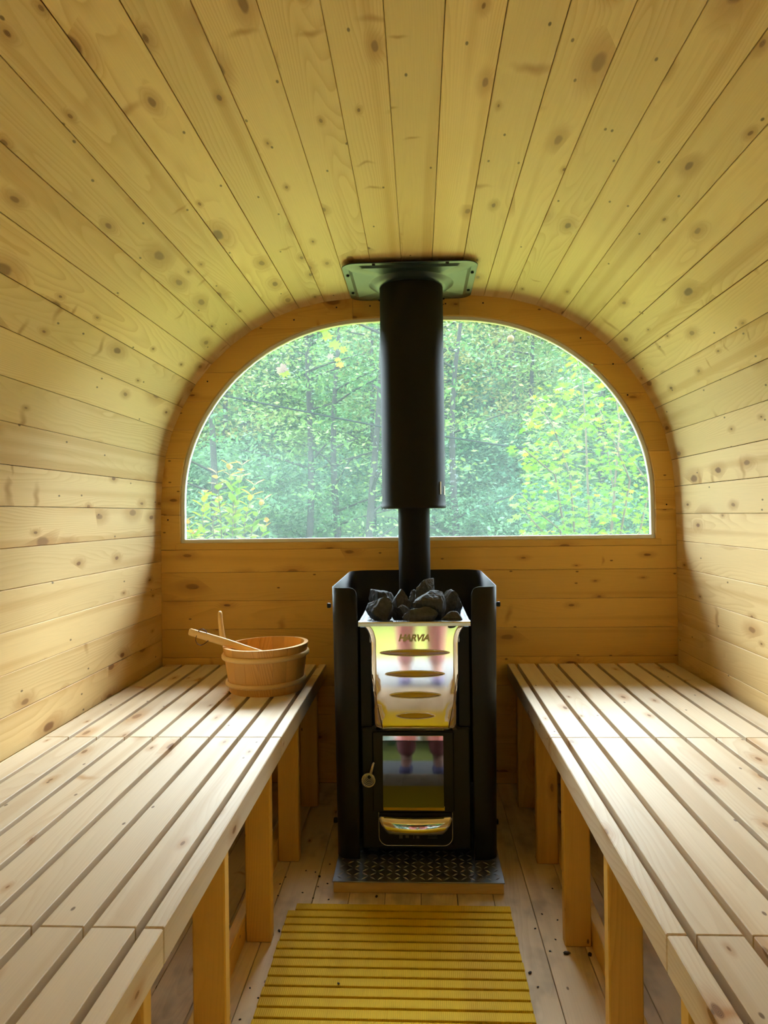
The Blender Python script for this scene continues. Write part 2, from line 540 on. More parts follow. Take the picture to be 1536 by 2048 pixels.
k = -30
while k < 30:
    a, b = S0 + k * PITCH_W, S0 + (k + 1) * PITCH_W
    if a < -S_MAX + 0.01 or b > S_MAX - 0.01:
        k += 1
        continue
    p, q = prof(a), prof(b)
    w = (q - p).length
    c = (p + q) / 2
    t = (q - p).normalized()
    n_in = Vector((t.y, -t.x))
    if n_in.dot(Vector((0, 0.9)) - c) < 0:
        n_in = -n_in
    T = 0.022
    jitter = rng.uniform(-0.0006, 0.0006)
    cen = c - n_in * (T / 2 + jitter)
    ex = Vector((0, 1, 0))
    ez = Vector((n_in.x, 0, n_in.y))
    ey = ez.cross(ex)
    mw = Matrix(((ex.x, ey.x, ez.x, cen.x), (ex.y, ey.y, ez.y, YC), (ex.z, ey.z, ez.z, cen.y), (0, 0, 0, 1)))
    gap = rng.choice((0.0006, 0.0008, 0.0012, 0.0020))
    par = ceiling if -7 <= k < 9 else (wall_left if k < 0 else wall_right)
    ob('plank', plank(L_BAR, w - gap, T, 0.0012, 'lining'), par, mw=mw)
    k += 1

# ------------------------------------------------------------------ floor
me = MB().box(-0.87, 0.87, Y_FRONT, Y_BACK + 0.02, -0.06, -0.026).mesh('floor', 'backing')
floor = tag(ob('floor', me), 'floor of pale worn spruce boards running towards the stove', None, None, 'structure')
for i in range(-9, 9):
    x0 = 0.0105 + i * 0.0968
    ob('plank', plank(L_BAR - 0.03, 0.0968 - 0.0016, 0.025, 0.001, 'floor'), floor, (x0 + 0.0484, YC - 0.015, -0.0125), (0, 0, PI / 2))

# ------------------------------------------------------------------ back wall with arched window
def wall_slice(zs, fl, fr, T, off=0.0):
    """piece of a plank wall: for every z the x range fl(z)..fr(z); local X = world X, Y = world Z, Z towards the room"""
    V, Fc = [], []
    zc = (zs[0] + zs[-1]) / 2
    for z in zs:
        for zz in (T / 2, -T / 2):
            V += [(fl(z), z - zc, zz), (fr(z), z - zc, zz)]
    n = len(zs)
    for i in range(n - 1):
        a, b = i * 4, (i + 1) * 4
        Fc += [(a, a + 1, b + 1, b), (a + 2, b + 2, b + 3, a + 3), (a, b, b + 2, a + 2), (a + 1, a + 3, b + 3, b + 1)]
    Fc += [(0, 2, 3, 1), ((n - 1) * 4, (n - 1) * 4 + 1, (n - 1) * 4 + 3, (n - 1) * 4 + 2)]
    return V, Fc, zc

# backing behind the planks (a ring round the opening plus the lower wall)
mb = MB()
zs = [-0.05 + i * (Z_SILL - 0.015 + 0.05) / 20 for i in range(21)]
V, Fc, zc = wall_slice(zs, lambda z: -x_out(z) - 0.02, lambda z: x_out(z) + 0.02, 0.02)
mb.add((V, Fc), Matrix.Translation((0, Y_BACK + 0.045, zc)) @ Matrix.Rotation(PI / 2, 4, 'X'))
ring_o = [prof(s) for s in np.linspace(0, 1.95, 60)]
def ring_strip(outer, inner, y0, y1):
    V, Fc = [], []
    for o_, i_ in zip(outer, inner):
        V += [(o_.x, y0, o_.y), (i_.x, y0, i_.y), (o_.x, y1, o_.y), (i_.x, y1, i_.y)]
    n = len(outer)
    for i in range(n - 1):
        a, b = i * 4, (i + 1) * 4
        Fc += [(a, b, b + 1, a + 1), (a + 2, a + 3, b + 3, b + 2), (a, a + 2, b + 2, b), (a + 1, b + 1, b + 3, a + 3)]
    Fc += [(0, 1, 3, 2), ((n - 1) * 4, (n - 1) * 4 + 2, (n - 1) * 4 + 3, (n - 1) * 4 + 1)]
    return V, Fc
def resample(P, n):
    S = [0.0]
    for a, b in zip(P, P[1:]):
        S.append(S[-1] + (b - a).length)
    out = []
    for s in np.linspace(0, S[-1], n):
        i = min(max(int(np.searchsorted(S, s, side='right')) - 1, 0), len(P) - 2)
        t = (s - S[i]) / max(S[i + 1] - S[i], 1e-9)
        out.append(P[i].lerp(P[i + 1], t))
    return out
mir = lambda P: [Vector((-p.x, p.y)) for p in P]
out_half = [p for p in HP if p.y > Z_SILL - 0.02]
OH, IH = resample(out_half, 50), resample(IP, 50)
FULL_O = mir(OH)[::-1] + OH[1:]
FULL_I = mir(IH)[::-1] + IH[1:]
grow = lambda P, d: [p + (p - Vector((0, 1.1))).normalized() * d for p in P]
mb.add(ring_strip(grow(FULL_O, 0.02), grow(FULL_I, 0.012), Y_BACK + 0.035, Y_BACK + 0.055))
wall_back = tag(ob('wall_back', mb.mesh('wall_back', 'backing')), 'end wall of knotty boards tinted orange for shade, with arched window', None, None, 'structure')
ZJ = [0.812 - 0.1098 * i for i in range(9)]
lower = [(0.812, Z_SILL - 0.0265)] + [(ZJ[i + 1], ZJ[i]) for i in range(8)]
def add_piece(zs, fl, fr, g=0.0012, T=0.028):
    zs = [zs[0] + g / 2] + zs[1:-1] + [zs[-1] - g / 2]
    V, Fc, zc = wall_slice(zs, fl, fr, T)
    xc = (fl(zc) + fr(zc)) / 2
    V = [(v[0] - xc, v[1], v[2]) for v in V]
    o = ob('plank', mk('wall_plank', V, Fc, 'endwall_shaded'), wall_back, (xc, Y_BACK + T / 2 + rng.uniform(-0.0005, 0.0005), zc), (PI / 2, 0, 0))
    return o
for z0, z1 in lower:
    if z0 < 0.0:
        z0 = 0.0
    zs = [z0 + (z1 - z0) * i / 4 for i in range(5)]
    add_piece(zs, lambda z: -x_out(z) + 0.0005, lambda z: x_out(z) - 0.0005)
# arch: horizontal boards cut to the curve, then a crown of three pieces
arch_j = [Z_SILL - 0.026, 1.035, 1.145, 1.255, 1.365, 1.475, 1.585]
for z0, z1 in zip(arch_j, arch_j[1:]):
    zs = [z0 + (z1 - z0) * i / 8 for i in range(9)]
    for sg in (-1, 1):
        if sg < 0:
            add_piece(zs, lambda z: -x_out(z) + 0.0005, lambda z: -x_in(max(z, Z_SILL)))
        else:
            add_piece(zs, lambda z: x_in(max(z, Z_SILL)), lambda z: x_out(z) - 0.0005)
def top_z(tab, x):
    return lerp_tab([(p.x, p.y) for p in tab], abs(x))
def crown_piece(x0, x1, T=0.028):
    xs = np.linspace(x0 + 0.0006, x1 - 0.0006, 24)
    V, Fc = [], []
    xc = (x0 + x1) / 2
    for x in xs:
        zo = max(top_z(HP[:90], x), 1.5856) - 0.0005
        zi = max(top_z(IP[:60], x), 1.5856) if abs(x) < x_in(1.5856) else 1.5856
        for y in (T / 2, -T / 2):
            V += [(x - xc, zi - 1.7, y), (x - xc, zo - 1.7, y)]
    n = len(xs)
    for i in range(n - 1):
        a, b = i * 4, (i + 1) * 4
        Fc += [(a, b, b + 1, a + 1), (a + 2, a + 3, b + 3, b + 2), (a, a + 2, b + 2, b), (a + 1, b + 1, b + 3, a + 3)]
    Fc += [(0, 1, 3, 2), ((n - 1) * 4, (n - 1) * 4 + 2, (n - 1) * 4 + 3, (n - 1) * 4 + 1)]
    ob('plank', mk('arch_plank', V, Fc, 'endwall_shaded'), wall_back, (xc, Y_BACK + T / 2, 1.7), (PI / 2, 0, 0))
xo = x_out(1.5856)
for a, b in ((-xo, -0.227), (-0.227, 0.182), (0.182, xo)):
    crown_piece(a, b)
# screw heads in the arch boards
sv = lathe([(0.0, 0.0), (0.0028, 0.0), (0.0032, 0.001), (0.0, 0.0012)], 8)
screw_me = mk('screw', sv[0], sv[1], 'soot')
for px, py in ((673, 615), (740, 612), (891, 607.5), (966, 606), (588, 640), (415, 763), (336, 1040), (1161, 676), (1226, 728), (1255, 790), (1333, 1009)):
    p = at(px, py, Y_BACK - 0.0005)
    ob('screw', screw_me, wall_back, p, (PI / 2, 0, 0))
# sill strip below the pane
sill = ob('trim_1', rbox(1.855, 0.030, 0.026, 0.002, 'endwall_shaded'), None, (0, Y_BACK + 0.0125, Z_SILL - 0.0135))
tag(sill, 'thin wooden strip tinted orange for shade, under the arched window', None, None, 'structure')

# window: white bead and clear pane with a milky haze mixed in
inner_b = grow(FULL_I, -0.013)
bead = MB()
bead.add(ring_strip(FULL_I, [Vector((p.x, max(p.y, Z_SILL + 0.0))) for p in inner_b], Y_BACK + 0.018, Y_BACK + 0.04))
bead.box(-0.909, 0.909, Y_BACK + 0.012, Y_BACK + 0.04, Z_SILL, Z_SILL + 0.014)
window = tag(ob('window_1', bead.mesh('window_bead', 'whitebead')), 'arched window with thin white bead and hazy clear pane', None, None, 'structure')
pv = [(p.x, Y_BACK + 0.030, p.y) for p in grow(FULL_I, -0.004)]
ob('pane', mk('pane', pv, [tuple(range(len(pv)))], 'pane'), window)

# ------------------------------------------------------------------ front wall with the doorway (behind the camera)
mb = MB()
wf = tag(ob('wall_front', MB().box(-0.40, 0.40, Y_FRONT - 0.07, Y_FRONT - 0.05, 1.76, 1.85).mesh('wall_front', 'backing')),
         'front end wall of spruce boards around the open doorway', None, None, 'structure')
z = -0.05
while z < 1.85:
    z1 = min(z + 0.115, 1.858)
    zs = [z + (z1 - z) * i / 4 for i in range(5)]
    parts = [(lambda q: -x_out(q) - 0.03, lambda q: x_out(q) + 0.03)] if z > 1.72 else \
            [(lambda q: -x_out(q) - 0.03, lambda q: -0.33), (lambda q: 0.33, lambda q: x_out(q) + 0.03)]
    for fl, fr in parts:
        V, Fc, zc = wall_slice([zs[0] + 0.0006] + zs[1:-1] + [zs[-1] - 0.0006], fl, fr, 0.04)
        xc = (fl(zc) + fr(zc)) / 2
        V = [(v[0] - xc, v[1], v[2]) for v in V]
        ob('plank', mk('front_plank', V, Fc, 'endwall_shaded'), wf, (xc, Y_FRONT - 0.022, zc), (PI / 2, 0, 0))
    z = z1

# unseen canopy added beyond the front wall to block sky light
V, Fc = [], []
PS = [prof(s) for s in np.linspace(-1.75, 1.75, 41)]
for p in PS:
    nrm = (p - Vector((0, 0.9))).normalized()
    for off in (0.0, 0.045):
        q = p + nrm * off
        for y in (-0.95, Y_FRONT - 0.045):
            V.append((q.x, y, q.y))
for i in range(len(PS) - 1):
    a, b = i * 4, (i + 1) * 4
    Fc += [(a, a + 1, b + 1, b), (a + 2, b + 2, b + 3, a + 3), (a, b, b + 2, a + 2), (a + 1, a + 3, b + 3, b + 1)]
Fc += [(0, 2, 3, 1), (160, 161, 163, 162)]
tag(ob('light_block_canopy', mk('light_block_canopy', V, Fc, 'endwall_shaded')), 'unseen barrel canopy added to block sky light at the doorway', None, None, 'structure')

# ------------------------------------------------------------------ benches
HB = 0.457
BEN = [('far', 1.926, 2.864, (2.215, 2.635)), ('mid', 1.033, 1.923, (1.375, 1.795)), ('near', 0.08, 1.030, (0.53, 0.965))]
BL = {('far', -1): 'left slatted bench section at the window wall, carrying the wooden bucket',
      ('mid', -1): 'middle section of the left slatted bench, nearer than the bucket',
      ('near', -1): 'nearest section of the left slatted bench, cut off by the bottom left corner',
      ('far', 1): 'right slatted bench section at the window wall, beside the stove',
      ('mid', 1): 'middle section of the right slatted bench, right of the yellow mat',
      ('near', 1): 'nearest section of the right slatted bench, cut off by the bottom right corner'}
for nm, y0, y1, legs in BEN:
    for sg in (-1, 1):
        Lm, ym = y1 - y0, (y0 + y1) / 2
        b = empty('sauna_bench', (sg * 0.66, ym, 0))
        tag(b, BL[(nm, sg)], 'bench', 'slatted sauna bench sections')
        X = lambda x: sg * (x - 0.66)
        ob('front_rail', rbox(Lm, 0.028, 0.053, 0.0018, 'bench'), b, (X(0.359), 0, HB - 0.0265), (0, 0, PI / 2))
        for i in range(8):
            xs = 0.385 + i * 0.0745 + 0.031
            ob('slat', rbox(Lm, 0.062, 0.027, 0.0010, 'bench'), b, (X(xs), 0, HB - 0.0135), (0, 0, PI / 2))
        for yl in legs:
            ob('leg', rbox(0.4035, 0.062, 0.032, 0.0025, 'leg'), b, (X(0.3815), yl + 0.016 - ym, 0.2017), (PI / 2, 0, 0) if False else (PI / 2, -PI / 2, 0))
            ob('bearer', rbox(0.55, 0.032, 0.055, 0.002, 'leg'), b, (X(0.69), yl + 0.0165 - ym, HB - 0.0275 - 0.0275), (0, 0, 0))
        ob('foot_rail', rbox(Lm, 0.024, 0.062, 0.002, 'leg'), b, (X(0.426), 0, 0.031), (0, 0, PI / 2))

# ------------------------------------------------------------------ stove platform
PX0, PX1, PY0, PY1 = -0.230, 0.236, 2.037, 2.85
pf = empty('stove_platform', (0.003, 2.44, 0))
tag(pf, 'low wooden platform topped with steel tread plate under the stove', 'platform')
ob('wood_base', rbox(PX1 - PX0 - 0.004, PY1 - PY0, 0.031, 0.0015, 'ply'), pf, (0, 0.0035, 0.0155))
ob('tread_plate', rbox(PX1 - PX0, PY1 - PY0 + 0.006, 0.003, 0.0008, 'tread'), pf, (0, 0.0, 0.0327))
mb = MB()
nx, ny = 20, 35
for i in range(nx):
    for j in range(ny):
        x = -0.226 + (i + 0.5) * 0.452 / nx
        y = -0.40 + (j + 0.5) * 0.80 / ny
        a = PI / 4 if (i + j) % 2 else -PI / 4
        c, s_ = math.cos(a), math.sin(a)
        l, w_, h = 0.0115, 0.0032, 0.0026
        V = [(x + c * l, y + s_ * l, 0.0342), (x - s_ * w_, y + c * w_, 0.0342), (x - c * l, y - s_ * l, 0.0342), (x + s_ * w_, y - c * w_, 0.0342), (x, y, 0.0342 + h)]
        mb.add((V, [(0, 1, 4), (1, 2, 4), (2, 3, 4), (3, 0, 4)]))
tp = ob('tread_ridges', mb.mesh('tread_ridges', 'tread'), pf)
tag(tp, kind='stuff')

# ------------------------------------------------------------------ stove
ZP = 0.0345
SY = 2.170                       # front plane of the stove
stove = empty('sauna_stove', (0, SY, ZP))
tag(stove, 'black wood-burning sauna stove with polished steel front and curved heat shield', 'stove')
def sv_(p):                      # world -> stove local
    return (p[0], p[1] - SY, p[2] - ZP)
# heat shield: open-fronted wrap
path = []
def arc(cx, cy, r, a0, a1, n):
    return [(cx + r * math.cos(a0 + (a1 - a0) * i / n), cy + r * math.sin(a0 + (a1 - a0) * i / n)) for i in range(n + 1)]
hw, yb, yf, r1, r2 = 0.238, 2.80, 2.160, 0.035, 0.075
half = [(0.164, yf), (0.168, yf), (0.172, yf), (0.178, yf), (0.186, yf), (hw - r1, yf)] + arc(hw - r1, yf + r1, r1, -PI / 2, 0, 6)[1:] \
    + [(hw, yb - r2)] + arc(hw - r2, yb - r2, r2, 0, PI / 2, 8)[1:]
path = [(-x, y) for x, y in half] + half[::-1]
def ztop(x, y):
    zt = 0.818 + 0.004 * (y - yf)
    if y < yf + 0.001 and abs(x) < 0.186:
        d = (abs(x) - 0.164) / 0.022
        zt -= 0.024 * (1 - math.sqrt(max(0, 1 - (1 - d) ** 2)))
    return zt
V, Fc = [], []
zrows = 7
for x, y in path:
    zt = ztop(x, y)
    for i in range(zrows):
        f = i / (zrows - 1)
        tap = 1.0 - 0.035 * (1 - f)
        V.append(sv_((x * tap if abs(x) > 0.17 else x, y, ZP + 0.002 + (zt - ZP - 0.002) * f)))
for i in range(len(path) - 1):
    for j in range(zrows - 1):
        a, b = i * zrows + j, (i + 1) * zrows + j
        Fc.append((a, b, b + 1, a + 1))
sh = ob('heat_shield', mk('heat_shield', V, Fc, 'black', 40), stove)
md = sh.modifiers.new('thickness', 'SOLIDIFY')
md.thickness = 0.003
md.offset = 0.0
for px, py in ((658, 1211), (996.5, 1208)):
    p = at(px, py, 2.26)
    ob('shield_bolt', rbox(0.012, 0.012, 0.014, 0.002, 'black'), sh, sv_(p))
for px, py in ((671.5, 1640), (993, 1643)):
    p = at(px, py, 2.26)
    ob('shield_bolt', rbox(0.012, 0.012, 0.014, 0.002, 'black'), sh, sv_(p))
# body
mb = MB()
mb.box(-0.158, 0.158, SY + 0.016, 2.60, 0.055, 0.700)
body = ob('body', mb.mesh('stove_body', 'black'), stove, sv_((0, 0, 0)))
for sx in (-1, 1):
    for y in (SY + 0.06, 2.55):
        ob('foot', rbox(0.03, 0.03, 0.022, 0.002, 'black'), stove, sv_((sx * 0.13, y, ZP + 0.0105)))
# front frame around glass door and drawer
ob('front_frame', rbox(0.316, 0.014, 0.350, 0.004, 'black'), stove, sv_((0, SY + 0.010, 0.235)))
door = ob('firebox_door', rbox(0.235, 0.010, 0.232, 0.003, 'black'), stove, sv_((-0.008, SY - 0.001, 0.285)))
# tilted fire glass
gl = MB().box(-0.087, 0.087, -0.002, 0.002, -0.094, 0.094)
ob('door_glass', gl.mesh('door_glass', 'glass_dark'), door, (0, -0.0125, -0.001), (math.radians(-6.0), 0, 0))
gxs = -0.0075
ob('glass_clip', rbox(0.174, 0.004, 0.014, 0.0008, 'steel'), door, (0, -0.013, 0.1005), (math.radians(-8), 0, 0))
ob('glass_clip', rbox(0.177, 0.004, 0.013, 0.0008, 'steel'), door, (0.001, -0.013, -0.1005), (math.radians(6), 0, 0))
# sprung wire door knob
pts = []
for i in range(150):
    t = i / 149
    a = t * 2 * PI * 6.5
    r = 0.0045 + 0.0145 * min(1, t * 1.25)
    pts.append((r * math.cos(a), -0.034 * t, r * math.sin(a)))
V, Fc = tube(pts, 0.00125, 6)
kp = at(737, 1560, SY - 0.036)
knob = ob('door_handle', mk('spring_handle', V, Fc, 'brushed', 180), door, (kp.x + 0.008, -0.008, kp.z - 0.285))
tag(knob, 'coiled steel wire handle')
lv = [(0, 0, 0), (0.008, -0.004, 0.03), (0.011, -0.004, 0.036)]
V, Fc = tube(lv, [0.006, 0.005, 0.003], 8)
ob('latch', mk('latch', V, Fc, 'brushed', 60), door, (kp.x + 0.012, -0.004, kp.z - 0.285 + 0.006))
# ash drawer with polished scoop handle
drawer = ob('ash_drawer', rbox(0.212, 0.008, 0.098, 0.002, 'black'), stove, sv_((-0.003, SY + 0.001, 0.119)))
ol = []
for x, y in arc(0.080, 0.032, 0.026, 0, -PI / 2, 8):
    ol.append((x, y))
ol = [(0.106, 0.05)] + [(x, z - 0.052) for x, z in [(0.080 + 0.026 * math.cos(t), 0.032 + 0.026 * math.sin(t)) for t in np.linspace(0, -PI / 2, 8)]]
ol = ol + [(-x, z) for x, z in ol[::-1]]
V, Fc = tube([(x, -0.0045, z) for x, z in ol], 0.0013, 6)
ob('drawer_edge', mk('drawer_edge', V, Fc, 'brushed', 180), drawer)
# scoop: curved sheet, wider at top
V, Fc = [], []
rows, cols = 10, 25
for i in range(rows):
    f = i / (rows - 1)
    a = f * PI * 0.62
    for j in range(cols):
        g = -1 + 2 * j / (cols - 1)
        wtop, wbot = 0.106, 0.076
        hwid = wtop - (wtop - wbot) * (f ** 2.5)
        yy = -0.006 - 0.022 * math.sin(a) - 0.006 * (1 - g * g) * f
        zz = 0.0425 - 0.046 * (1 - math.cos(a)) / (1 - math.cos(PI * 0.62)) - 0.003 * (1 - g * g) * (1 - f)
        V.append((hwid * g, yy, zz))
for i in range(rows - 1):
    for j in range(cols - 1):
        Fc.append((i * cols + j, i * cols + j + 1, (i + 1) * cols + j + 1, (i + 1) * cols + j))
sc = ob('drawer_handle', mk('drawer_handle', V, Fc, 'steel', 180), drawer)
tag(sc, 'polished steel scoop handle')
md = sc.modifiers.new('thickness', 'SOLIDIFY')
md.thickness = 0.0015
for i, (x, z, w_, h) in enumerate(((-0.043, -0.020, 0.010, 0.012), (-0.025, -0.017, 0.010, 0.014), (-0.006, -0.018, 0.002, 0.016), (0.006, -0.022, 0.008, 0.007), (0.048, -0.012, 0.030, 0.0015), (0.048, -0.018, 0.026, 0.0015), (0.048, -0.024, 0.028, 0.0015))):
    ob('rating_print', rbox(w_, 0.0006, h, 0.0001, 'print'), drawer, (x, -0.0042, z))

# polished steel cover
def cover_w(z):
    if z <= 0.655:
        return 0.126
    t = (z - 0.655) / (0.712 - 0.655)
    return 0.126 + 0.034 * (1 - math.sqrt(max(0.0, 1 - t * t))) if t < 1 else 0.16
V, Fc = [], []
zr = list(np.linspace(0.405, 0.655, 14)) + list(np.linspace(0.655, 0.712, 10))[1:]
nc = 17
YS = SY - 0.006
for z in zr:
    w_ = cover_w(z)
    for j in range(nc):
        g = -1 + 2 * j / (nc - 1)
        x = g * w_
        # side facets folded back beyond two slanting crease lines
        crease = 0.094 + (z - 0.405) / 0.165 * 0.032
        back = max(0, abs(x) - crease) * 0.35 if z < 0.57 else 0.0
        V.append((x, YS + back, z))
for i in range(len(zr) - 1):
    for j in range(nc - 1):
        a = i * nc + j
        Fc.append((a, a + 1, a + nc + 1, a + nc))
cover = ob('steel_cover', mk('steel_cover', [sv_(v) for v in V], Fc, 'steel', 12), stove)
tag(cover, 'mirror-polished steel front plate with slots')
md = cover.modifiers.new('thickness', 'SOLIDIFY')
md.thickness = 0.0012
md.offset = -1
for sx in (-1, 1):
    V, Fc = tube([sv_((sx * (0.0945 + (z - 0.405) / 0.165 * 0.032), YS - 0.0004, z)) for z in (0.412, 0.49, 0.566)], 0.0009, 6)
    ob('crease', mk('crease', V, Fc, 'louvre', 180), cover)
# louvre slots: raised rim and recessed lens, a dark reflection put into its colour
for zc, hwid in ((0.629, 0.1005), (0.568, 0.0855), (0.507, 0.0735), (0.4475, 0.056)):
    n = 28
    loop = []
    for i in range(n):
        a = 2 * PI * i / n
        x = hwid * math.cos(a)
        z = 0.0088 * math.copysign(abs(math.sin(a)) ** 1.25, math.sin(a))
        loop.append((x, z))
    cx = 0.0005
    V, Fc = tube([(x + cx, YS - 0.0015, z + zc) for x, z in loop + [loop[0]]], 0.0017, 6, False)
    ob('slot_rim', mk('slot_rim', [sv_(v) for v in V], Fc, 'steel', 180), cover)
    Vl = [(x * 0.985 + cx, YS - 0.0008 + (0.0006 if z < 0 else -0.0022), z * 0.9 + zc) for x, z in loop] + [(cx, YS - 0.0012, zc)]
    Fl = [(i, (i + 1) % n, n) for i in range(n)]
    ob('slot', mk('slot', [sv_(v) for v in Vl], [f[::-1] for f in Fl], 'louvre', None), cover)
# maker's name, raised
tcv = bpy.data.curves.new('lettering', 'FONT')
tcv.body = 'HARVIA'
tcv.size = 0.0262
tcv.extrude = 0.0009
tcv.offset = 0.0011
tcv.shear = 0.28
tcv.align_x = 'CENTER'
tcv.space_character = 0.95
to = bpy.data.objects.new('lettering_src', tcv)
COL.objects.link(to)
dg = bpy.context.evaluated_depsgraph_get()
lm = bpy.data.meshes.new_from_object(to.evaluated_get(dg))
bpy.data.objects.remove(to)
lm.materials.clear()
lm.materials.append(M['brass'])
ob('lettering', lm, cover, sv_((-0.002, YS - 0.0022, 0.6635)), (PI / 2, 0, 0))
# stone tray: front lip, perforated side strips, back
lip = MB()
prof_l = [(YS - 0.020, 0.7085), (YS - 0.016, 0.7080), (YS + 0.006, 0.7165), (YS + 0.006, 0.7215), (YS - 0.017, 0.7205), (YS - 0.020, 0.7170)]
lip.add(extrude(prof_l, -0.1605, 0.1605))
ob('tray_lip', mk('tray_lip', [sv_(v) for v in lip.V], lip.F, 'brushed'), stove)
def perforated(x0, x1, y0, y1, z, nx_, ny_, rr, slope=0.0):
    V, Fc = [], []
    dx, dy = (x1 - x0) / nx_, (y1 - y0) / ny_
    for i in range(nx_):
        for j in range(ny_):
            cx, cy = x0 + (i + 0.5) * dx, y0 + (j + 0.5) * dy
            o = len(V)
            for k in range(16):
                a = 2 * PI * (k + 0.5) / 16
                c, s_ = math.cos(a), math.sin(a)
                m = 1 / max(abs(c), abs(s_))
                V.append((cx + c * m * dx / 2, cy + s_ * m * dy / 2, z))
                V.append((cx + c * rr, cy + s_ * rr, z))
            for k in range(16):
                k2 = (k + 1) % 16
                Fc.append((o + 2 * k, o + 2 * k2, o + 2 * k2 + 1, o + 2 * k + 1))
    return V, Fc
for sx in (-1, 1):
    V, Fc = perforated(min(sx * 0.128, sx * 0.160), max(sx * 0.128, sx * 0.160), YS + 0.006, 2.52, 0.7185, 2, 15, 0.0048)
    o = ob('perforated_strip', mk('perforated_strip', [sv_(v) for v in V], Fc, 'brushed'), stove)
    tag(o, 'steel strip with round holes')
    ob('tray_side', rbox(0.003, 0.35, 0.06, 0.0005, 'brushed'), stove, sv_((sx * 0.128, 2.345, 0.688)))
ob('stone_basket', rbox(0.252, 0.40, 0.012, 0.002, 'soot'), stove, sv_((0, 2.37, 0.668)))

# ------------------------------------------------------------------ sauna stones
def rock(name, px, py, wpx, hpx, Y, seed, label, depth=None, zlow=None, flat=1.0, tilt=0.0):
    c = at(px, py, Y)
    sx, sz = wpx / F_PX * Y / 2, hpx / F_PX * Y / 2
    top = c.z + sz
    if zlow is not None:
        bot = zlow
        c.z = (top + bot) / 2
        sz = (top - bot) / 2
    sy = depth or (sx + sz) * 0.6
    bm = bmesh.new()
    bmesh.ops.create_icosphere(bm, subdivisions=4, radius=1.0)
    rg = random.Random(seed)
    planes = []
    for i in range(13):
        v = Vector((rg.gauss(0, 1), rg.gauss(0, 1), rg.gauss(0, 1))).normalized()
        planes.append((v, rg.uniform(0.62, 0.9)))
    off = Vector((rg.uniform(0, 50), rg.uniform(0, 50), rg.uniform(0, 50)))
    for v in bm.verts:
        d = v.co.normalized()
        r = 1.25
        for n_, h in planes:
            k_ = d.dot(n_)
            if k_ > 0.05:
                r = min(r, h / k_)
        r *= 1 + 0.05 * noise.noise(d * 3 + off) + 0.035 * noise.noise(d * 9 + off) + 0.02 * noise.noise(d * 22 + off)
        v.co = d * r
    mx = [max(abs(v.co[i]) for v in bm.verts) for i in range(3)]
    for v in bm.verts:
        v.co = Vector((v.co.x / mx[0] * sx, v.co.y / mx[1] * sy, v.co.z / mx[2] * sz))
    me = bpy.data.meshes.new('stone')
    bm.to_mesh(me)
    bm.free()
    me.materials.append(M['stone'])
    o = ob(name, me, None, c, (0, tilt, 0))
    tag(o, label, 'stone', 'sauna stones heaped on the stove')
    return o
ROCKS = [(764, 1214, 66, 54, 2.215, 3, 'large blunt grey stone at the left front of the heap', 0.040, 0.692, -0.12),
         (766, 1187, 52, 32, 2.33, 8, 'flat stone at the back left, behind the blunt left stone', 0.035, 0.69, -0.3),
         (800, 1192, 48, 30, 2.275, 14, 'stone left of the middle with a bright rounded top', 0.035, 0.69, 0.2),
         (855, 1200, 74, 54, 2.225, 21, 'big pointed triangular stone in the middle of the heap', 0.038, 0.695, 0.1),
         (853, 1168, 44, 42, 2.315, 27, 'topmost squarish stone sitting highest on the heap', 0.030, 0.735, 0.1),
         (902, 1204, 58, 48, 2.285, 33, 'long sloping stone at the right back of the heap', 0.040, 0.69, 0.35),
         (836, 1229, 82, 30, 2.175, 41, 'low flat stone at the front centre against the tray lip', 0.025, 0.69, -0.04),
         (903, 1233, 54, 22, 2.18, 52, 'low rough stone in the front right corner of the tray', 0.025, 0.688, 0.05),
         (810, 1212, 34, 24, 2.235, 60, 'small stone wedged between the blunt left and pointed middle stones', 0.025, 0.69, -0.35),
         (838, 1190, 36, 26, 2.345, 66, 'small dark stone behind the pointed middle stone', 0.03, 0.69, -0.3)]
for px, py, w_, h, Y, sd, lb, dp, zl, tl in ROCKS:
    rock('sauna_stone', px, py, w_, h, Y, sd, lb, dp, zl, 1.0, tl)

# ------------------------------------------------------------------ flue
flue = empty('chimney_flue', (0, 2.645, 0.66))
tag(flue, 'black round chimney pipe rising from the stove to a ceiling plate', 'chimney pipe')
zl = lambda z: z - 0.66
V, Fc = lathe([(0.054, zl(0.675)), (0.0555, zl(0.676)), (0.0555, zl(1.09)), (0.054, zl(1.091))], 48)
ob('inner_pipe', mk('inner_pipe', V, Fc, 'pipe', 50), flue)
V, Fc = lathe([(0.060, zl(1.051)), (0.1125, zl(1.048)), (0.1135, zl(1.050)), (0.1135, zl(1.0585)), (0.112, zl(1.060)), (0.112, zl(1.077)), (0.1112, zl(1.079)), (0.1112, zl(1.843)), (0.10, zl(1.846))], 64)
ob('insulated_pipe', mk('insulated_pipe', V, Fc, 'pipe', 50), flue)
V, Fc = lathe([(0.1125, zl(1.8225)), (0.120, zl(1.8235)), (0.136, zl(1.8295)), (0.146, zl(1.8375)), (0.150, zl(1.8385))], 64)
ob('collar', mk('collar', V, Fc, 'flange', 60), flue)
def rrect(hx, hy, r, n=8):
    P = []
    for cx, cy, a in ((hx - r, hy - r, 0), (-hx + r, hy - r, PI / 2), (-hx + r, -hy + r, PI), (hx - r, -hy + r, 1.5 * PI)):
        P += [(cx + r * math.cos(a + PI / 2 * i / n), cy + r * math.sin(a + PI / 2 * i / n)) for i in range(n + 1)]
    return P
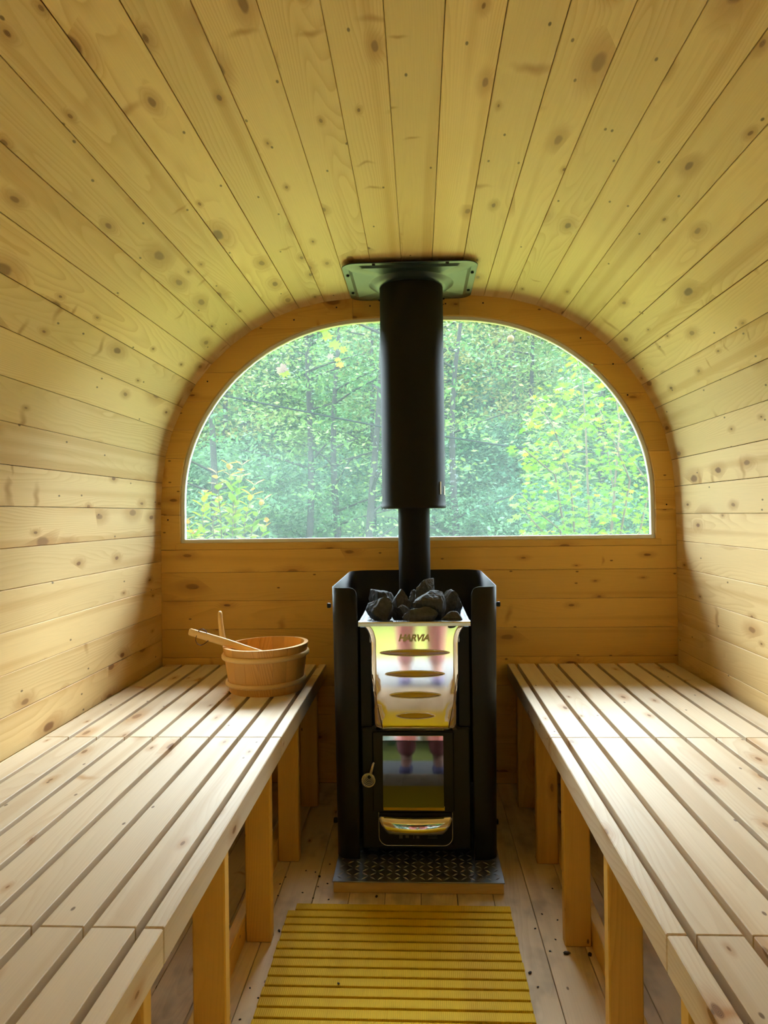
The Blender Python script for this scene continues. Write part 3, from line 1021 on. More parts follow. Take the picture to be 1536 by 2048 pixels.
rings = [(0.224, 0.212, 0.05, 1.8475), (0.225, 0.213, 0.05, 1.8465), (0.224, 0.212, 0.05, 1.8445), (0.204, 0.192, 0.044, 1.8445), (0.192, 0.180, 0.040, 1.8385), (0.05, 0.05, 0.02, 1.8385)]
V, Fc = [], []
for hx, hy, r, z in rings:
    V += [(x - 0.003, y - 0.003, zl(z)) for x, y in rrect(hx, hy, r)]
n = len(rrect(1, 1, .2))
for i in range(len(rings) - 1):
    for k in range(n):
        k2 = (k + 1) % n
        Fc.append((i * n + k, (i + 1) * n + k, (i + 1) * n + k2, i * n + k2))
pl = ob('ceiling_plate', mk('ceiling_plate', V, Fc, 'flange', 25), flue)
tag(pl, 'square dark sheet metal plate with rounded corners')
scr = mk('plate_screw', *lathe([(0.0, -0.006), (0.004, -0.0055), (0.0055, -0.002), (0.0055, 0.0)], 12), 'soot', 40)
for x, y in ((-0.214, -0.10), (-0.214, 0.10), (0.208, -0.10), (0.208, 0.10), (-0.12, 0.199), (0.12, 0.199), (-0.12, -0.205), (0.12, -0.205)):
    ob('screw', scr, pl, (x, y, zl(1.8445)))
for px, z0, h, w_ in ((882.0, 1.117, 0.044, 0.006), (887.2, 1.109, 0.030, 0.006)):
    ang = -PI / 2 + (0.99 if px < 885 else 1.30)
    c = Vector((0.1118 * math.cos(ang), 0.1118 * math.sin(ang), zl(z0)))
    ob('type_plate', rbox(0.0015, 0.008 if px < 885 else 0.016, h, 0.0003, 'label'), flue, c, (0, 0, ang))

# ------------------------------------------------------------------ bucket
BC = Vector((-0.4945, 2.462, HB))
bucket = empty('sauna_bucket', BC)
tag(bucket, 'round pine stave bucket with two wooden hoops on the left bench', 'bucket')
RB, RT, HBK, TH = 0.1185, 0.1395, 0.150, 0.013
NS = 18
def stave(a0, a1, ztop_fn):
    V, Fc = [], []
    na, nz = 4, 5
    for i in range(na + 1):
        a = a0 + (a1 - a0) * i / na
        zt = ztop_fn(a)
        for j in range(nz + 1):
            f = j / nz
            z = zt * f
            r = RB + (RT - RB) * min(z / HBK, 1.2)
            V.append((r * math.cos(a), r * math.sin(a), z))
            V.append(((r - TH) * math.cos(a), (r - TH) * math.sin(a), z))
    st = (nz + 1) * 2
    for i in range(na):
        for j in range(nz):
            a, b = i * st + j * 2, (i + 1) * st + j * 2
            Fc += [(a, b, b + 2, a + 2), (a + 1, a + 3, b + 3, b + 1)]
        a, b = i * st, (i + 1) * st
        Fc.append((a, a + 1, b + 1, b))
        a, b = i * st + nz * 2, (i + 1) * st + nz * 2
        Fc.append((a, b, b + 1, a + 1))
    for j in range(nz):
        a = j * 2
        Fc.append((a, a + 2, a + 3, a + 1))
        b = na * st + j * 2
        Fc.append((b, b + 1, b + 3, b + 2))
    return V, Fc
HANDLE_K = 7
for k in range(NS):
    a0, a1 = 2 * PI * k / NS + 0.2, 2 * PI * (k + 1) / NS + 0.2
    V, Fc = stave(a0 + 0.002, a1 - 0.002, lambda a: HBK + 0.0045 * math.cos(a - 0.3))
    # grain runs up the stave: local X up
    Rm = Matrix.Rotation(PI / 2, 4, 'Y')
    V = [Rm @ Vector(v) for v in V]
    ob('stave', mk('stave', V, Fc, 'bucketwood', 40), bucket, (0, 0, 0), (0, -PI / 2, 0))
for z, rr in ((0.118, 0.0055), (0.032, 0.0052)):
    r = RB + (RT - RB) * z / HBK + 0.0035
    pts = [(r * math.cos(2 * PI * i / 64), r * math.sin(2 * PI * i / 64), z + 0.0025 * math.cos(2 * PI * i / 64 - 0.3)) for i in range(65)]
    V, Fc = tube(pts, rr, 10, False)
    V = [Vector((v[0], v[1], z + (v[2] - z) * 1.55)) for v in V]
    ob('hoop', mk('hoop', V, Fc, 'ladle', 180), bucket)
V, Fc = lathe([(0.0, 0.012), (RB - TH + 0.002, 0.012), (RB - TH + 0.002, 0.022), (0.0, 0.022)], 40)
ob('bucket_base', mk('bucket_base', V, Fc, 'bucketwood'), bucket)
# tall side stave that serves as the handle
hp0 = at(449, 1290, BC.y + 0.03) - BC
hp1 = at(440, 1222, BC.y + 0.03) - BC
prof_h = [(0.00, 0.011, 0.0095), (0.35, 0.010, 0.0088), (0.75, 0.0095, 0.0075), (0.93, 0.009, 0.007), (0.985, 0.006, 0.005), (1.0, 0.002, 0.002)]
V, Fc = [], []
ang_h = math.atan2(hp0.y, hp0.x)
for f, wy, wx in prof_h:
    c = hp0.lerp(hp1, f)
    c.x -= 0.004 * math.sin(f * PI)
    for k in range(12):
        a = 2 * PI * k / 12
        V.append((c.x + wx * math.cos(a), c.y + wy * math.sin(a) * 1.4, c.z))
for i in range(len(prof_h) - 1):
    for k in range(12):
        k2 = (k + 1) % 12
        Fc.append((i * 12 + k, i * 12 + k2, (i + 1) * 12 + k2, (i + 1) * 12 + k))
Fc += [tuple(range(11, -1, -1)), tuple((len(prof_h) - 1) * 12 + k for k in range(12))]
o = ob('handle_stave', mk('handle_stave', V, Fc, 'ladle', 60), bucket)

# ladle leaning in the bucket
e0 = at(378, 1263, BC.y - 0.035)
e1 = at(514, 1303, BC.y - 0.035)
dirv = (e1 - e0).normalized()
Ltot = (e1 - e0).length + 0.035
ladle = empty('sauna_ladle', e0)
tag(ladle, 'wooden ladle leaning over the bucket rim with a leather loop', 'ladle')
V, Fc = [], []
upv = Vector((0, 0, 1)) - dirv * dirv.z
upv.normalize()
sdv = dirv.cross(upv)
secs = [(0.0, 0.008, 0.006), (0.004, 0.0115, 0.008), (0.06, 0.0125, 0.0085), (0.13, 0.0125, 0.009), (Ltot * 0.75, 0.0095, 0.008), (Ltot, 0.008, 0.007)]
for d, h, w_ in secs:
    c = dirv * d
    for k in range(12):
        a = 2 * PI * k / 12
        ca, sa = math.cos(a), math.sin(a)
        q = lambda t: math.copysign(abs(t) ** 0.6, t)
        V.append(c + upv * h * q(sa) + sdv * w_ * q(ca))
for i in range(len(secs) - 1):
    for k in range(12):
        k2 = (k + 1) % 12
        Fc.append((i * 12 + k, (i + 1) * 12 + k, (i + 1) * 12 + k2, i * 12 + k2))
Fc += [tuple(range(12)), tuple((len(secs) - 1) * 12 + k for k in range(11, -1, -1))]
ob('ladle_handle', mk('ladle_handle', V, Fc, 'ladle', 60), ladle)
V, Fc = lathe([(0.0, -0.028), (0.018, -0.026), (0.030, -0.012), (0.034, 0.006), (0.031, 0.006), (0.027, -0.010), (0.016, -0.022), (0.0, -0.024)], 24)
ob('ladle_bowl', mk('ladle_bowl', V, Fc, 'ladle', 60), ladle, dirv * (Ltot + 0.018) + Vector((0, 0, -0.022)))
lp = [at(x, y, BC.y - 0.045) - e0 for x, y in ((397, 1262), (404, 1257), (412, 1262))]
lp2 = [at(x, y, BC.y - 0.045) - e0 for x, y in ((392, 1274), (391.5, 1282), (395, 1288), (401, 1291), (408, 1288), (416, 1282))]
V, Fc = tube(lp + [lp2[-1]][0:0], 0.0011, 6)
loop = [lp[0] + Vector((0, 0.01, -0.008))] + lp + [lp[-1] + Vector((0.0, 0.02, -0.02))] + lp2[::-1] + [lp2[0] + Vector((0.002, 0.004, 0.006))]
V, Fc = tube(loop, 0.0012, 6)
ob('leather_loop', mk('leather_loop', V, Fc, 'cord', 180), ladle)

# ------------------------------------------------------------------ yellow duckboard mat
mat = empty('duckboard_mat', (-0.047, 1.45, 0), (0, 0, math.radians(-0.25)))
tag(mat, 'yellow ribbed slatted duckboard mat on the floor before the stove', 'floor mat')
pitch = 0.0345
yy = 0.482
i = 0
while yy > -1.0:
    xo_ = 0.012 if i == 0 else rng.uniform(-0.0015, 0.0015)
    Ls = 0.552 if i == 0 else 0.568
    ob('slat', rbox(Ls, 0.0282, 0.011, 0.0010, 'mat'), mat, (0.008 if i == 0 else xo_, yy, 0.0115))
    yy -= pitch
    i += 1
for x in (-0.22, -0.08, 0.08, 0.22):
    ob('connector', rbox(0.014, 1.47, 0.006, 0.001, 'crumb'), mat, (x, -0.23, 0.003))

# ------------------------------------------------------------------ crumbs on the floor
def on_floor(px, py, z=0.0):
    d = CF + CR * ((px - 768) / F_PX) - CU * ((py - 1024) / F_PX)
    return CAM + d * ((z - CAM.z) / d.z)
def crumb_mesh(sd, sx, sy, sz):
    bm = bmesh.new()
    bmesh.ops.create_icosphere(bm, subdivisions=2, radius=1.0)
    rg = random.Random(sd)
    for v in bm.verts:
        v.co *= rg.uniform(0.75, 1.15)
        v.co = Vector((v.co.x * sx, v.co.y * sy, v.co.z * sz))
    me = bpy.data.meshes.new('crumb')
    bm.to_mesh(me)
    bm.free()
    me.materials.append(M['crumb'])
    return me
for px, py, s_, lb in ((1133, 1908, 0.009, 'dark curled bark flake left of the right bench leg foot'), (1180, 1911, 0.008, 'dark bark flake standing right of the right bench leg foot'),
                       (1060, 1947, 0.006, 'thin dark splinter on the floor at the right edge of the mat'), (639, 1754, 0.006, 'dark flake on the floor left of the platform corner'),
                       (753, 1794, 0.006, 'dark flake just in front of the platform'), (677, 1968, 0.004, 'dark crumb lying between slats of the yellow mat'),
                       (558, 1863, 0.006, 'oval dark chip beside the left bench leg foot'), (1236, 1990, 0.006, 'dark chip on the floor under the right bench')):
    p = on_floor(px, py, 0.018 if px == 677 else 0.0)
    ob('bark_chip', crumb_mesh(px, s_, s_ * 0.6, s_ * 0.35), None, (p.x, p.y, p.z + s_ * 0.33), (0, 0, rng.uniform(0, 3)))
    tag(COL.objects[-1], lb, 'debris', 'bark chips on the floor')
cm = [crumb_mesh(100 + i, 0.0032, 0.002, 0.0014) for i in range(4)]
for px, py in ((626, 1797), (556, 1792), (560, 1769), (636, 1774), (655, 1768), (631, 1745), (571, 1755), (605, 1786), (657, 1800), (1084, 1829), (1070, 1858),
               (1115, 1841), (1111, 1880), (1076, 1975), (1105, 1778), (1100, 1903), (500, 1977), (517, 1997), (480, 2040), (660, 1729), (612, 1742)):
    p = on_floor(px, py)
    o = ob('crumb', rng.choice(cm), None, (p.x, p.y, 0.0013), (0, 0, rng.uniform(0, 3)))
    tag(o, 'tiny dark crumb of dirt on the pale floorboards', 'debris', 'tiny crumbs on the floor')

# ------------------------------------------------------------------ outdoors: ground
def hill(x, y):
    t = max(0.0, y - 8.5)
    return -0.32 + 0.24 * t + 0.36 * max(0.0, t - 20) + 0.25 * noise.noise(Vector((x * 0.3, y * 0.3, 0))) * min(1, t)
V, Fc = [], []
gx, gy = 41, 45
for j in range(gy):
    for i in range(gx):
        x = -30 + 60 * i / (gx - 1)
        y = 8.5 + 36.5 * j / (gy - 1)
        V.append((x, y, hill(x, y)))
for j in range(gy - 1):
    for i in range(gx - 1):
        a = j * gx + i
        Fc.append((a, a + 1, a + gx + 1, a + gx))
tag(ob('ground', mk('ground', V, Fc, 'forest_floor', 180)), 'dark green forest floor rising into a wooded slope', None, None, 'structure')
me = MB().box(-30, 30, -30, 8.6, -0.40, -0.32).mesh('lawn', 'grass')
tag(ob('lawn', me), 'green lawn around the barrel sauna', None, None, 'structure')
me = MB().box(-2.2, 2.2, -1.32, Y_FRONT - 0.05, -0.33, -0.06).mesh('terrace', 'paving')
tag(ob('terrace', me), 'pale concrete terrace outside the doorway', None, None, 'structure')

# ------------------------------------------------------------------ outdoors: forest
def leaf_cloud(seed, clumps, per, size, rx, rz, z0, spread, hsq=0.75):
    rg = np.random.default_rng(seed)
    V, Fc = [], []
    for _ in range(clumps):
        a = rg.uniform(0, 2 * PI)
        zz = rg.uniform(0, 1)
        rr = rx * math.sqrt(rg.uniform(0.05, 1)) * (0.45 + 0.55 * math.sin(PI * (0.15 + 0.85 * zz)))
        c = np.array([rr * math.cos(a), rr * math.sin(a), z0 + zz * rz])
        P = c + rg.normal(0, 1, (per, 3)) * np.array([spread, spread, spread * 0.45])
        for p in P:
            s_ = size * rg.uniform(0.6, 1.3)
            d = rg.normal(0, 1, 3) * np.array([1, 1, hsq * 0.6])
            d /= np.linalg.norm(d)
            n_ = rg.normal(0, 0.6, 3) + np.array([0, 0, 1.0])
            b = np.cross(n_, d)
            b /= max(np.linalg.norm(b), 1e-6)
            o = len(V)
            V += [tuple(p - d * s_), tuple(p + b * s_ * 0.45 - d * s_ * .1), tuple(p + d * s_), tuple(p - b * s_ * 0.45 - d * s_ * .1)]
            Fc.append((o, o + 1, o + 2, o + 3))
    return V, Fc
def trunk(seed, H, r, lean, nb=9, blen=1.6):
    rg = random.Random(seed)
    pts = []
    for i in range(9):
        f = i / 8
        pts.append(Vector((lean * f * f * 1.2 + 0.10 * math.sin(f * 5 + seed), 0.08 * math.sin(f * 4 + seed * 2), -0.3 + H * f)))
    mb_ = MB().add(tube(pts, [r * (1 - 0.75 * i / 8) for i in range(9)], 8))
    for b in range(nb):
        f = rg.uniform(0.15, 0.95)
        i = min(int(f * 8), 7)
        p = pts[i].lerp(pts[i + 1], f * 8 - i)
        a = rg.uniform(0, 2 * PI)
        L = blen * (1.1 - f) * rg.uniform(0.6, 1.2) + 0.3
        q = [p + Vector((math.cos(a) * L * t, math.sin(a) * L * t, L * (0.35 * t - 0.10 * t * t))) for t in (0, 0.35, 0.7, 1.0)]
        mb_.add(tube(q, [r * 0.30, r * 0.22, r * 0.14, r * 0.06], 5))
    return mb_
CROWN = {}
for key, sd, cl, per, size, rx, rz, z0, sp, mt in (
        ('a', 1, 150, 42, 0.055, 1.7, 5.2, 0.9, 0.24, 'leaf_forest'), ('b', 2, 150, 42, 0.050, 1.8, 5.6, 0.5, 0.25, 'leaf_forest2'),
        ('c', 3, 140, 42, 0.060, 1.6, 4.6, 1.4, 0.26, 'leaf_forest'), ('d', 4, 110, 42, 0.055, 1.4, 3.8, 1.8, 0.26, 'leaf_autumn'),
        ('e', 5, 90, 50, 0.045, 1.5, 1.5, 0.1, 0.22, 'leaf_forest2'),
        ('h', 8, 48, 40, 0.05, 1.6, 5.2, 0.9, 0.24, 'leaf_forest'), ('f', 6, 150, 42, 0.10, 2.0, 6.0, 0.2, 0.32, 'leaf_forest'), ('g', 7, 150, 42, 0.10, 2.0, 6.0, 0.2, 0.32, 'leaf_forest2')):
    V, Fc = leaf_cloud(sd, cl, per, size, rx, rz, z0, sp)
    CROWN[key] = mk('crown_' + key, V, Fc, mt)
TRUNK = [trunk(i, 6.2, 0.075, l, 10).mesh('trunk', 'bark', 180) for i, l in enumerate((0.15, -0.2, 0.35, 0.05))]
def tree(px, Y, cr, tk, rot, label, group=None, sc=1.0, lowdepth=None):
    sc *= 0.8
    x = at(px, 1000, Y).x
    t = empty('forest_tree', (x, Y, hill(x, Y)), (0, 0, rot))
    t.scale = (sc, sc, sc)
    tag(t, label, 'tree', group)
    ob('trunk', TRUNK[tk], t)
    ob('crown', CROWN[cr], t)
    return t
rg = random.Random(11)
tree(612, 10.6, 'h', 0, 0.4, 'slim tree with leaning dark trunk left of the chimney pipe, under the hanging leaves', 'forest trees')
tree(680, 11.2, 'h', 3, 1.0, 'straight slim tree standing closest to the left of the chimney pipe', 'forest trees')
tree(745, 9.8, 'h', 1, 2.2, 'pale leaning trunk partly hidden by the left edge of the chimney pipe', 'forest trees', 1.0)
tree(905, 10.4, 'h', 2, 0.2, 'slender curved trunk just right of the chimney pipe', 'forest trees')
tree(1075, 13.5, 'd', 0, 3.0, 'yellowing tree above the maple bush on the right', 'forest trees')
tree(415, 9.6, 'h', 3, 4.0, 'tree with a pale thin trunk behind the orange-tipped shrub', 'forest trees')
shared = 'green deciduous tree blending into the dense forest behind the window'
for row, (Y, n_) in enumerate(((12.5, 8), (15.0, 9), (18.5, 11), (23.0, 12), (28.0, 13), (33.0, 14))):
    half_w = (0.58 * Y + 0.3) * 1.35
    for i in range(n_):
        x = -half_w / 1.35 + 2 * half_w / 1.35 * (i + 0.5) / n_ + rg.uniform(-0.6, 0.6)
        y = Y + rg.uniform(-1.0, 1.0)
        t = empty('forest_tree', (x, y, hill(x, y)), (0, 0, rg.uniform(0, 6.3)))
        s_ = rg.uniform(0.72, 0.88) * (1 + 0.025 * (Y - 12))
        t.scale = (s_, s_, s_)
        tag(t, shared, 'tree', 'blended forest trees')
        ob('trunk', TRUNK[rg.randrange(4)], t)
        ob('crown', CROWN[rg.choice('aabbccbd' if Y < 17 else 'ffggd' if Y < 22 else 'fg')], t)
shared = 'leafy green undergrowth bush at the foot of the forest'
for i in range(16):
    y = rg.uniform(9.3, 14.0)
    x = rg.uniform(-0.42, 0.42) * y
    t = empty('forest_bush', (x, y, hill(x, y)), (0, 0, rg.uniform(0, 6.3)))
    s_ = rg.uniform(0.7, 1.1)
    t.scale = (s_, s_, s_)
    tag(t, shared, 'bush', 'forest undergrowth')
    ob('foliage', CROWN['e'], t)
# trees behind the camera, added thick to block sky; green for the stove's mirror
for i, (x, y) in enumerate([(-5.2, -2.4), (-5.6, -4.6), (-4.2, -6.2), (-2.2, -5.6), (0.0, -6.4), (2.2, -5.6), (4.2, -6.2), (5.6, -4.6), (5.2, -2.4), (-3.2, -8.6), (-1.0, -8.6), (1.2, -8.6), (3.4, -8.6), (-5.4, -8.6), (5.6, -8.6), (-2.0, -10.8), (0.2, -10.8), (2.4, -10.8), (-4.4, -10.8), (4.6, -10.8)]):
    t = empty('screen_tree', (x, y, -0.32), (0, 0, i * 1.3))
    t.scale = (1.15, 1.15, 1.15)
    tag(t, 'bushy green tree across the lawn, mirrored in the steel stove front', 'tree', 'added screening trees behind the terrace')
    ob('trunk', TRUNK[i % 4], t)
    ob('crown', CROWN['fg'[i % 2]], t)

# overhead cable
cab = [at(-700, 560, 8.0), at(440, 790, 8.0), at(775, 856, 8.0), at(1020, 893, 8.0), at(2600, 1010, 8.0)]
V, Fc = tube(cab, 0.009, 6)
tag(ob('cable', mk('cable', V, Fc, 'cable', 180)), 'thin dark cable crossing in front of the forest', 'cable')

# ------------------------------------------------------------------ outdoors: maple bush right
def maple_leaf(sd):
    rg_ = random.Random(sd)
    lob = [(-90, 0.12), (-60, 0.42), (-38, 0.62), (-20, 0.42), (8, 0.80), (30, 0.50), (62, 0.92), (76, 0.55), (90, 1.0)]
    R = [(a, r) for a, r in lob] + [(180 - a, r) for a, r in lob[-2:0:-1]]
    V = [(0, 0, 0)]
    for a, r in R:
        a_ = math.radians(a)
        rr = r * rg_.uniform(0.9, 1.05)
        x, y = rr * math.cos(a_), rr * math.sin(a_)
        V.append((x, y, -0.16 * rr * rr + 0.10 * abs(x)))
    n_ = len(R)
    return V, [(0, 1 + i, 1 + (i + 1) % n_) for i in range(n_)]
MAPLE = [mk('maple_leaf', *maple_leaf(i), 'leaf_maple') for i in range(4)]
bush_root = at(1185, 1150, 5.4)
maple = empty('maple_bush', (bush_root.x, 5.4, hill(bush_root.x, 5.4)))
tag(maple, 'bright green maple bush filling the right side of the window', 'bush')
mroot = Vector((bush_root.x, 5.4, hill(bush_root.x, 5.4)))
STEMS = [[(1185, 1160), (1140, 950), (1105, 850), (1058, 785)], [(1190, 1160), (1175, 960), (1171, 850), (1165, 760), (1150, 700)], [(1200, 1160), (1230, 1000), (1215, 900), (1180, 840)],
         [(1200, 1160), (1260, 960), (1235, 900), (1190, 800)], [(1210, 1160), (1300, 970), (1250, 900), (1215, 860)], [(1180, 1160), (1120, 1060), (1060, 1010), (1040, 985)],
         [(1190, 1160), (1100, 1080), (1055, 1030), (1045, 1015)], [(1200, 1160), (1240, 850), (1225, 740), (1190, 700)], [(1180, 1160), (1110, 950), (1050, 900), (1026, 915)]]
rg = random.Random(21)
mleaves = []
for si, st in enumerate(STEMS):
    Yd = 5.4 + (-0.45, 0.1, 0.35, -0.2, 0.4, -0.5, -0.3, 0.6, -0.55)[si]
    P = [at(x, y, 5.4 + (Yd - 5.4) * min(1, i / 2)) - mroot for i, (x, y) in enumerate(st)]
    P[0] = Vector((rg.uniform(-0.06, 0.06), rg.uniform(-0.06, 0.06), 0.0))
    V, Fc = tube(P, [0.010, 0.007, 0.0045, 0.002][:len(P)] if len(P) == 4 else [0.010, 0.008, 0.006, 0.004, 0.002], 6)
    ob('stem', mk('maple_stem', V, Fc, 'stem', 180), maple)
    for k in range(1, len(P)):
        seg = P[k] - P[k - 1]
        nn = max(3, int(seg.length / 0.055))
        for q in range(nn):
            f = (q + rg.random()) / nn
            if k == 1 and f < 0.45:
                continue
            base = P[k - 1] + seg * f
            for _ in range(2):
                a = rg.uniform(0, 2 * PI)
                L = rg.uniform(0.03, 0.16)
                mleaves.append((base + Vector((math.cos(a) * L, math.sin(a) * L, rg.uniform(-0.03, 0.05))), a))
# free sprays filling the crown
for _ in range(1700):
    px = rg.uniform(1045, 1400)
    lo = 1100
    hi = 700 + max(0, (1150 - px)) * 1.25 + max(0, px - 1280) * 0.6
    py = hi + (lo - hi) * rg.random() ** 0.9
    Y = 5.4 + rg.uniform(-0.5, 0.9)
    mleaves.append((at(px, py, Y) - mroot, rg.uniform(0, 2 * PI)))
rg.shuffle(mleaves)
mleaves.sort(key=lambda t: t[0].y)
front = [m for i, m in enumerate(mleaves) if i % 3 != 2][:300]
rest = [m for m in mleaves if m not in front]
def leaf_mw(p, a, s_, rg_, tilt=0.5):
    R_ = Matrix.Rotation(a - PI / 2, 4, 'Z') @ Matrix.Rotation(rg_.uniform(-tilt, tilt) - 0.2, 4, 'X') @ Matrix.Rotation(rg_.uniform(-tilt, tilt), 4, 'Y')
    return Matrix.Translation(p) @ R_ @ Matrix.Scale(s_, 4)
for p, a in front:
    ob('leaf', rg.choice(MAPLE), maple, mw=leaf_mw(p, a, rg.uniform(0.032, 0.058), rg, 0.6))
mb = MB()
ml = [maple_leaf(i) for i in range(3)]
for p, a in rest:
    mb.add(rg.choice(ml), leaf_mw(p, a, rg.uniform(0.026, 0.05), rg, 0.6))
o = ob('rear_leaves', mb.mesh('rear_leaves', 'leaf_maple'), maple)
tag(o, kind='stuff')

# ------------------------------------------------------------------ outdoors: orange-tipped shrub left
def simple_leaf():
    prof_ = [(0, 0), (0.25, 0.22), (0.55, 0.26), (0.82, 0.14), (1.0, 0)]
    V = [(x, 0, -0.12 * x * x) for x, w_ in prof_]
    V += [(x, w_, -0.12 * x * x + 0.05) for x, w_ in prof_[1:-1]] + [(x, -w_, -0.12 * x * x + 0.05) for x, w_ in prof_[1:-1]]
    return V, [(0, 1, 5), (1, 2, 6, 5), (2, 3, 7, 6), (3, 4, 7), (0, 8, 1), (1, 8, 9, 2), (2, 9, 10, 3), (3, 10, 4)]
SL = {m: mk('oval_leaf', *simple_leaf(), m) for m in ('leaf_shrub', 'leaf_tip')}
SY2 = 4.3
sr = at(462, 1120, SY2)
sroot = Vector((sr.x, SY2, hill(sr.x, SY2)))
shrub = empty('shrub', sroot)
tag(shrub, 'upright yellow-green shrub with orange young tips at the lower left of the window', 'bush')
rg = random.Random(4)
SST = [((470, 1150), (467, 1000), (455, 923)), ((465, 1150), (470, 1030), (485, 925)), ((450, 1150), (405, 1040), (411, 980)), ((450, 1150), (425, 1050), (437, 1000)),
       ((475, 1150), (490, 1040), (510, 965)), ((480, 1150), (505, 1050), (530, 995)), ((455, 1150), (385, 1080), (372, 1035)), ((470, 1150), (440, 1020), (432, 940)),
       ((440, 1150), (400, 1085), (380, 1062)), ((480, 1150), (520, 1080), (536, 1040)), ((465, 1150), (450, 1060), (470, 1010))]
nleaf = 0
for si, st in enumerate(SST):
    dy = rg.uniform(-0.25, 0.25)
    P = [at(x, y, SY2 + dy * i / 2) - sroot for i, (x, y) in enumerate(st)]
    P[0] = Vector((rg.uniform(-0.05, 0.05), rg.uniform(-0.05, 0.05), 0))
    V, Fc = tube(P, [0.006, 0.004, 0.0015], 6)
    ob('stem', mk('shrub_stem', V, Fc, 'stem', 180), shrub)
    for k in (1, 2):
        seg = P[k] - P[k - 1]
        nn = int(seg.length / 0.032)
        for q in range(nn):
            f = (q + 0.5) / nn
            base = P[k - 1] + seg * f
            if base.z + sroot.z < 0.80:
                continue
            tip = k == 2 and f > 0.62
            for sd in (0, 1):
                if nleaf >= 300:
                    break
                a = q * 1.6 + sd * PI + rg.uniform(-0.3, 0.3)
                R_ = Matrix.Rotation(a, 4, 'Z') @ Matrix.Rotation(-0.5 + rg.uniform(-0.3, 0.3), 4, 'Y') @ Matrix.Rotation(rg.uniform(-0.4, 0.4), 4, 'X')
                s_ = rg.uniform(0.055, 0.092) * (0.85 if tip else 1.0)
                ob('leaf', SL['leaf_tip' if tip else 'leaf_shrub'], shrub, mw=Matrix.Translation(base) @ R_ @ Matrix.Scale(s_, 4))
                nleaf += 1

# ------------------------------------------------------------------ outdoors: hanging vine twig and apple twig
VY = 3.55
vr = Vector((-0.43, 2.925, 1.875))
vine = empty('vine_twig', vr)
tag(vine, 'hanging vine twig with yellow-green leaves at the upper left of the window', 'twig')
L_ = lambda pts: [at(x, y, VY) - vr for x, y in pts]
for pts, r in (([(640, 610), (632, 640), (636, 676), (633, 681)], 0.0016), ([(633, 681), (600, 684), (563, 684)], 0.0014), ([(563, 684), (575, 705), (600, 722)], 0.0013),
               ([(628, 682), (611, 698), (616, 712), (600, 722), (585, 735)], 0.0010), ([(636, 676), (650, 665), (672, 666), (684, 690), (690, 702)], 0.0009), ([(561, 712), (572, 730)], 0.0013)):
    P_ = L_(pts)
    if r == 0.0016:
        P_ = [Vector((0, 0, 0)), at(638, 590, 3.25) - vr] + P_
    V, Fc = tube(P_, r, 5)
    ob('twig', mk('twig', V, Fc, 'bark', 180), vine)
VL = {m: mk('vine_leaf', *maple_leaf(77), m) for m in ('leaf_yellow', 'leaf_pink', 'leaf_tip')}
for px, py, s_, m, a, tl in ((652, 660, 0.034, 'leaf_yellow', 1.2, 1.2), (655, 675, 0.032, 'leaf_yellow', 0.3, 1.1), (668, 692, 0.036, 'leaf_yellow', -0.6, 1.2), (684, 700, 0.024, 'leaf_yellow', -1.2, 1.3),
                             (568, 744, 0.030, 'leaf_yellow', -2.6, 1.1), (562, 736, 0.034, 'leaf_pink', -2.4, 1.4), (661, 714, 0.022, 'leaf_pink', 0.0, 1.2), (679, 731, 0.024, 'leaf_tip', -0.4, 1.2), (638, 655, 0.022, 'leaf_yellow', 2.2, 1.2),
                             (676, 720, 0.020, 'leaf_yellow', 0.4, 1.0)):
    R_ = Matrix.Rotation(tl, 4, 'X') @ Matrix.Rotation(a, 4, 'Z')
    ob('leaf', VL[m], vine, mw=Matrix.Translation(at(px, py, VY) - vr) @ R_ @ Matrix.Scale(s_ * 1.35, 4))
AY = 3.6
ar = Vector((0.46, 2.925, 1.865))
apt = empty('apple_twig', ar)
tag(apt, 'bare twig with shrivelled grey leaves at the upper right of the window', 'twig')
V, Fc = tube([Vector((0, 0, 0)), at(1058, 585, 3.3) - ar] + [at(x, y, AY) - ar for x, y in ((1048, 630), (1036, 656), (1022, 666), (1006, 672), (996, 684))], 0.0013, 5)
ob('twig', mk('twig', V, Fc, 'bark', 180), apt)
V, Fc = tube([at(x, y, AY) - ar for x, y in ((1048, 630), (1062, 660), (1085, 684), (1078, 676), (1060, 680))], 0.0011, 5)
ob('twig', mk('twig', V, Fc, 'bark', 180), apt)
dl = mk('shrivelled_leaf', *maple_leaf(5), 'dryleaf')
for px, py, s_, a in ((999, 682, 0.014, 0.3), (1008, 668, 0.010, 1.3), (1031, 662, 0.014, 2.2), (1058, 674, 0.014, 1.0), (1085, 685, 0.012, 2.6)):
    R_ = Matrix.Rotation(1.2, 4, 'X') @ Matrix.Rotation(a, 4, 'Z') @ Matrix.Rotation(0.6, 4, 'Y')
    ob('dry_leaf', dl, apt, mw=Matrix.Translation(at(px, py, AY) - ar) @ R_ @ Matrix.Scale(s_, 4))
V, Fc = lathe([(0.0, -0.0165), (0.007, -0.0165), (0.0145, -0.010), (0.0175, 0.0), (0.016, 0.009), (0.010, 0.0155), (0.004, 0.0155), (0.0, 0.013)], 20)
ap = ob('apple', mk('apple', V, Fc, 'apple', 180), None, at(1021, 678, AY))
tag(ap, 'small yellow apple hanging outside at the upper right of the window', 'fruit')
V, Fc = tube([(0, 0, 0.012), (0.001, 0, 0.026)], 0.0009, 5)
ob('stalk', mk('stalk', V, Fc, 'bark'), ap)

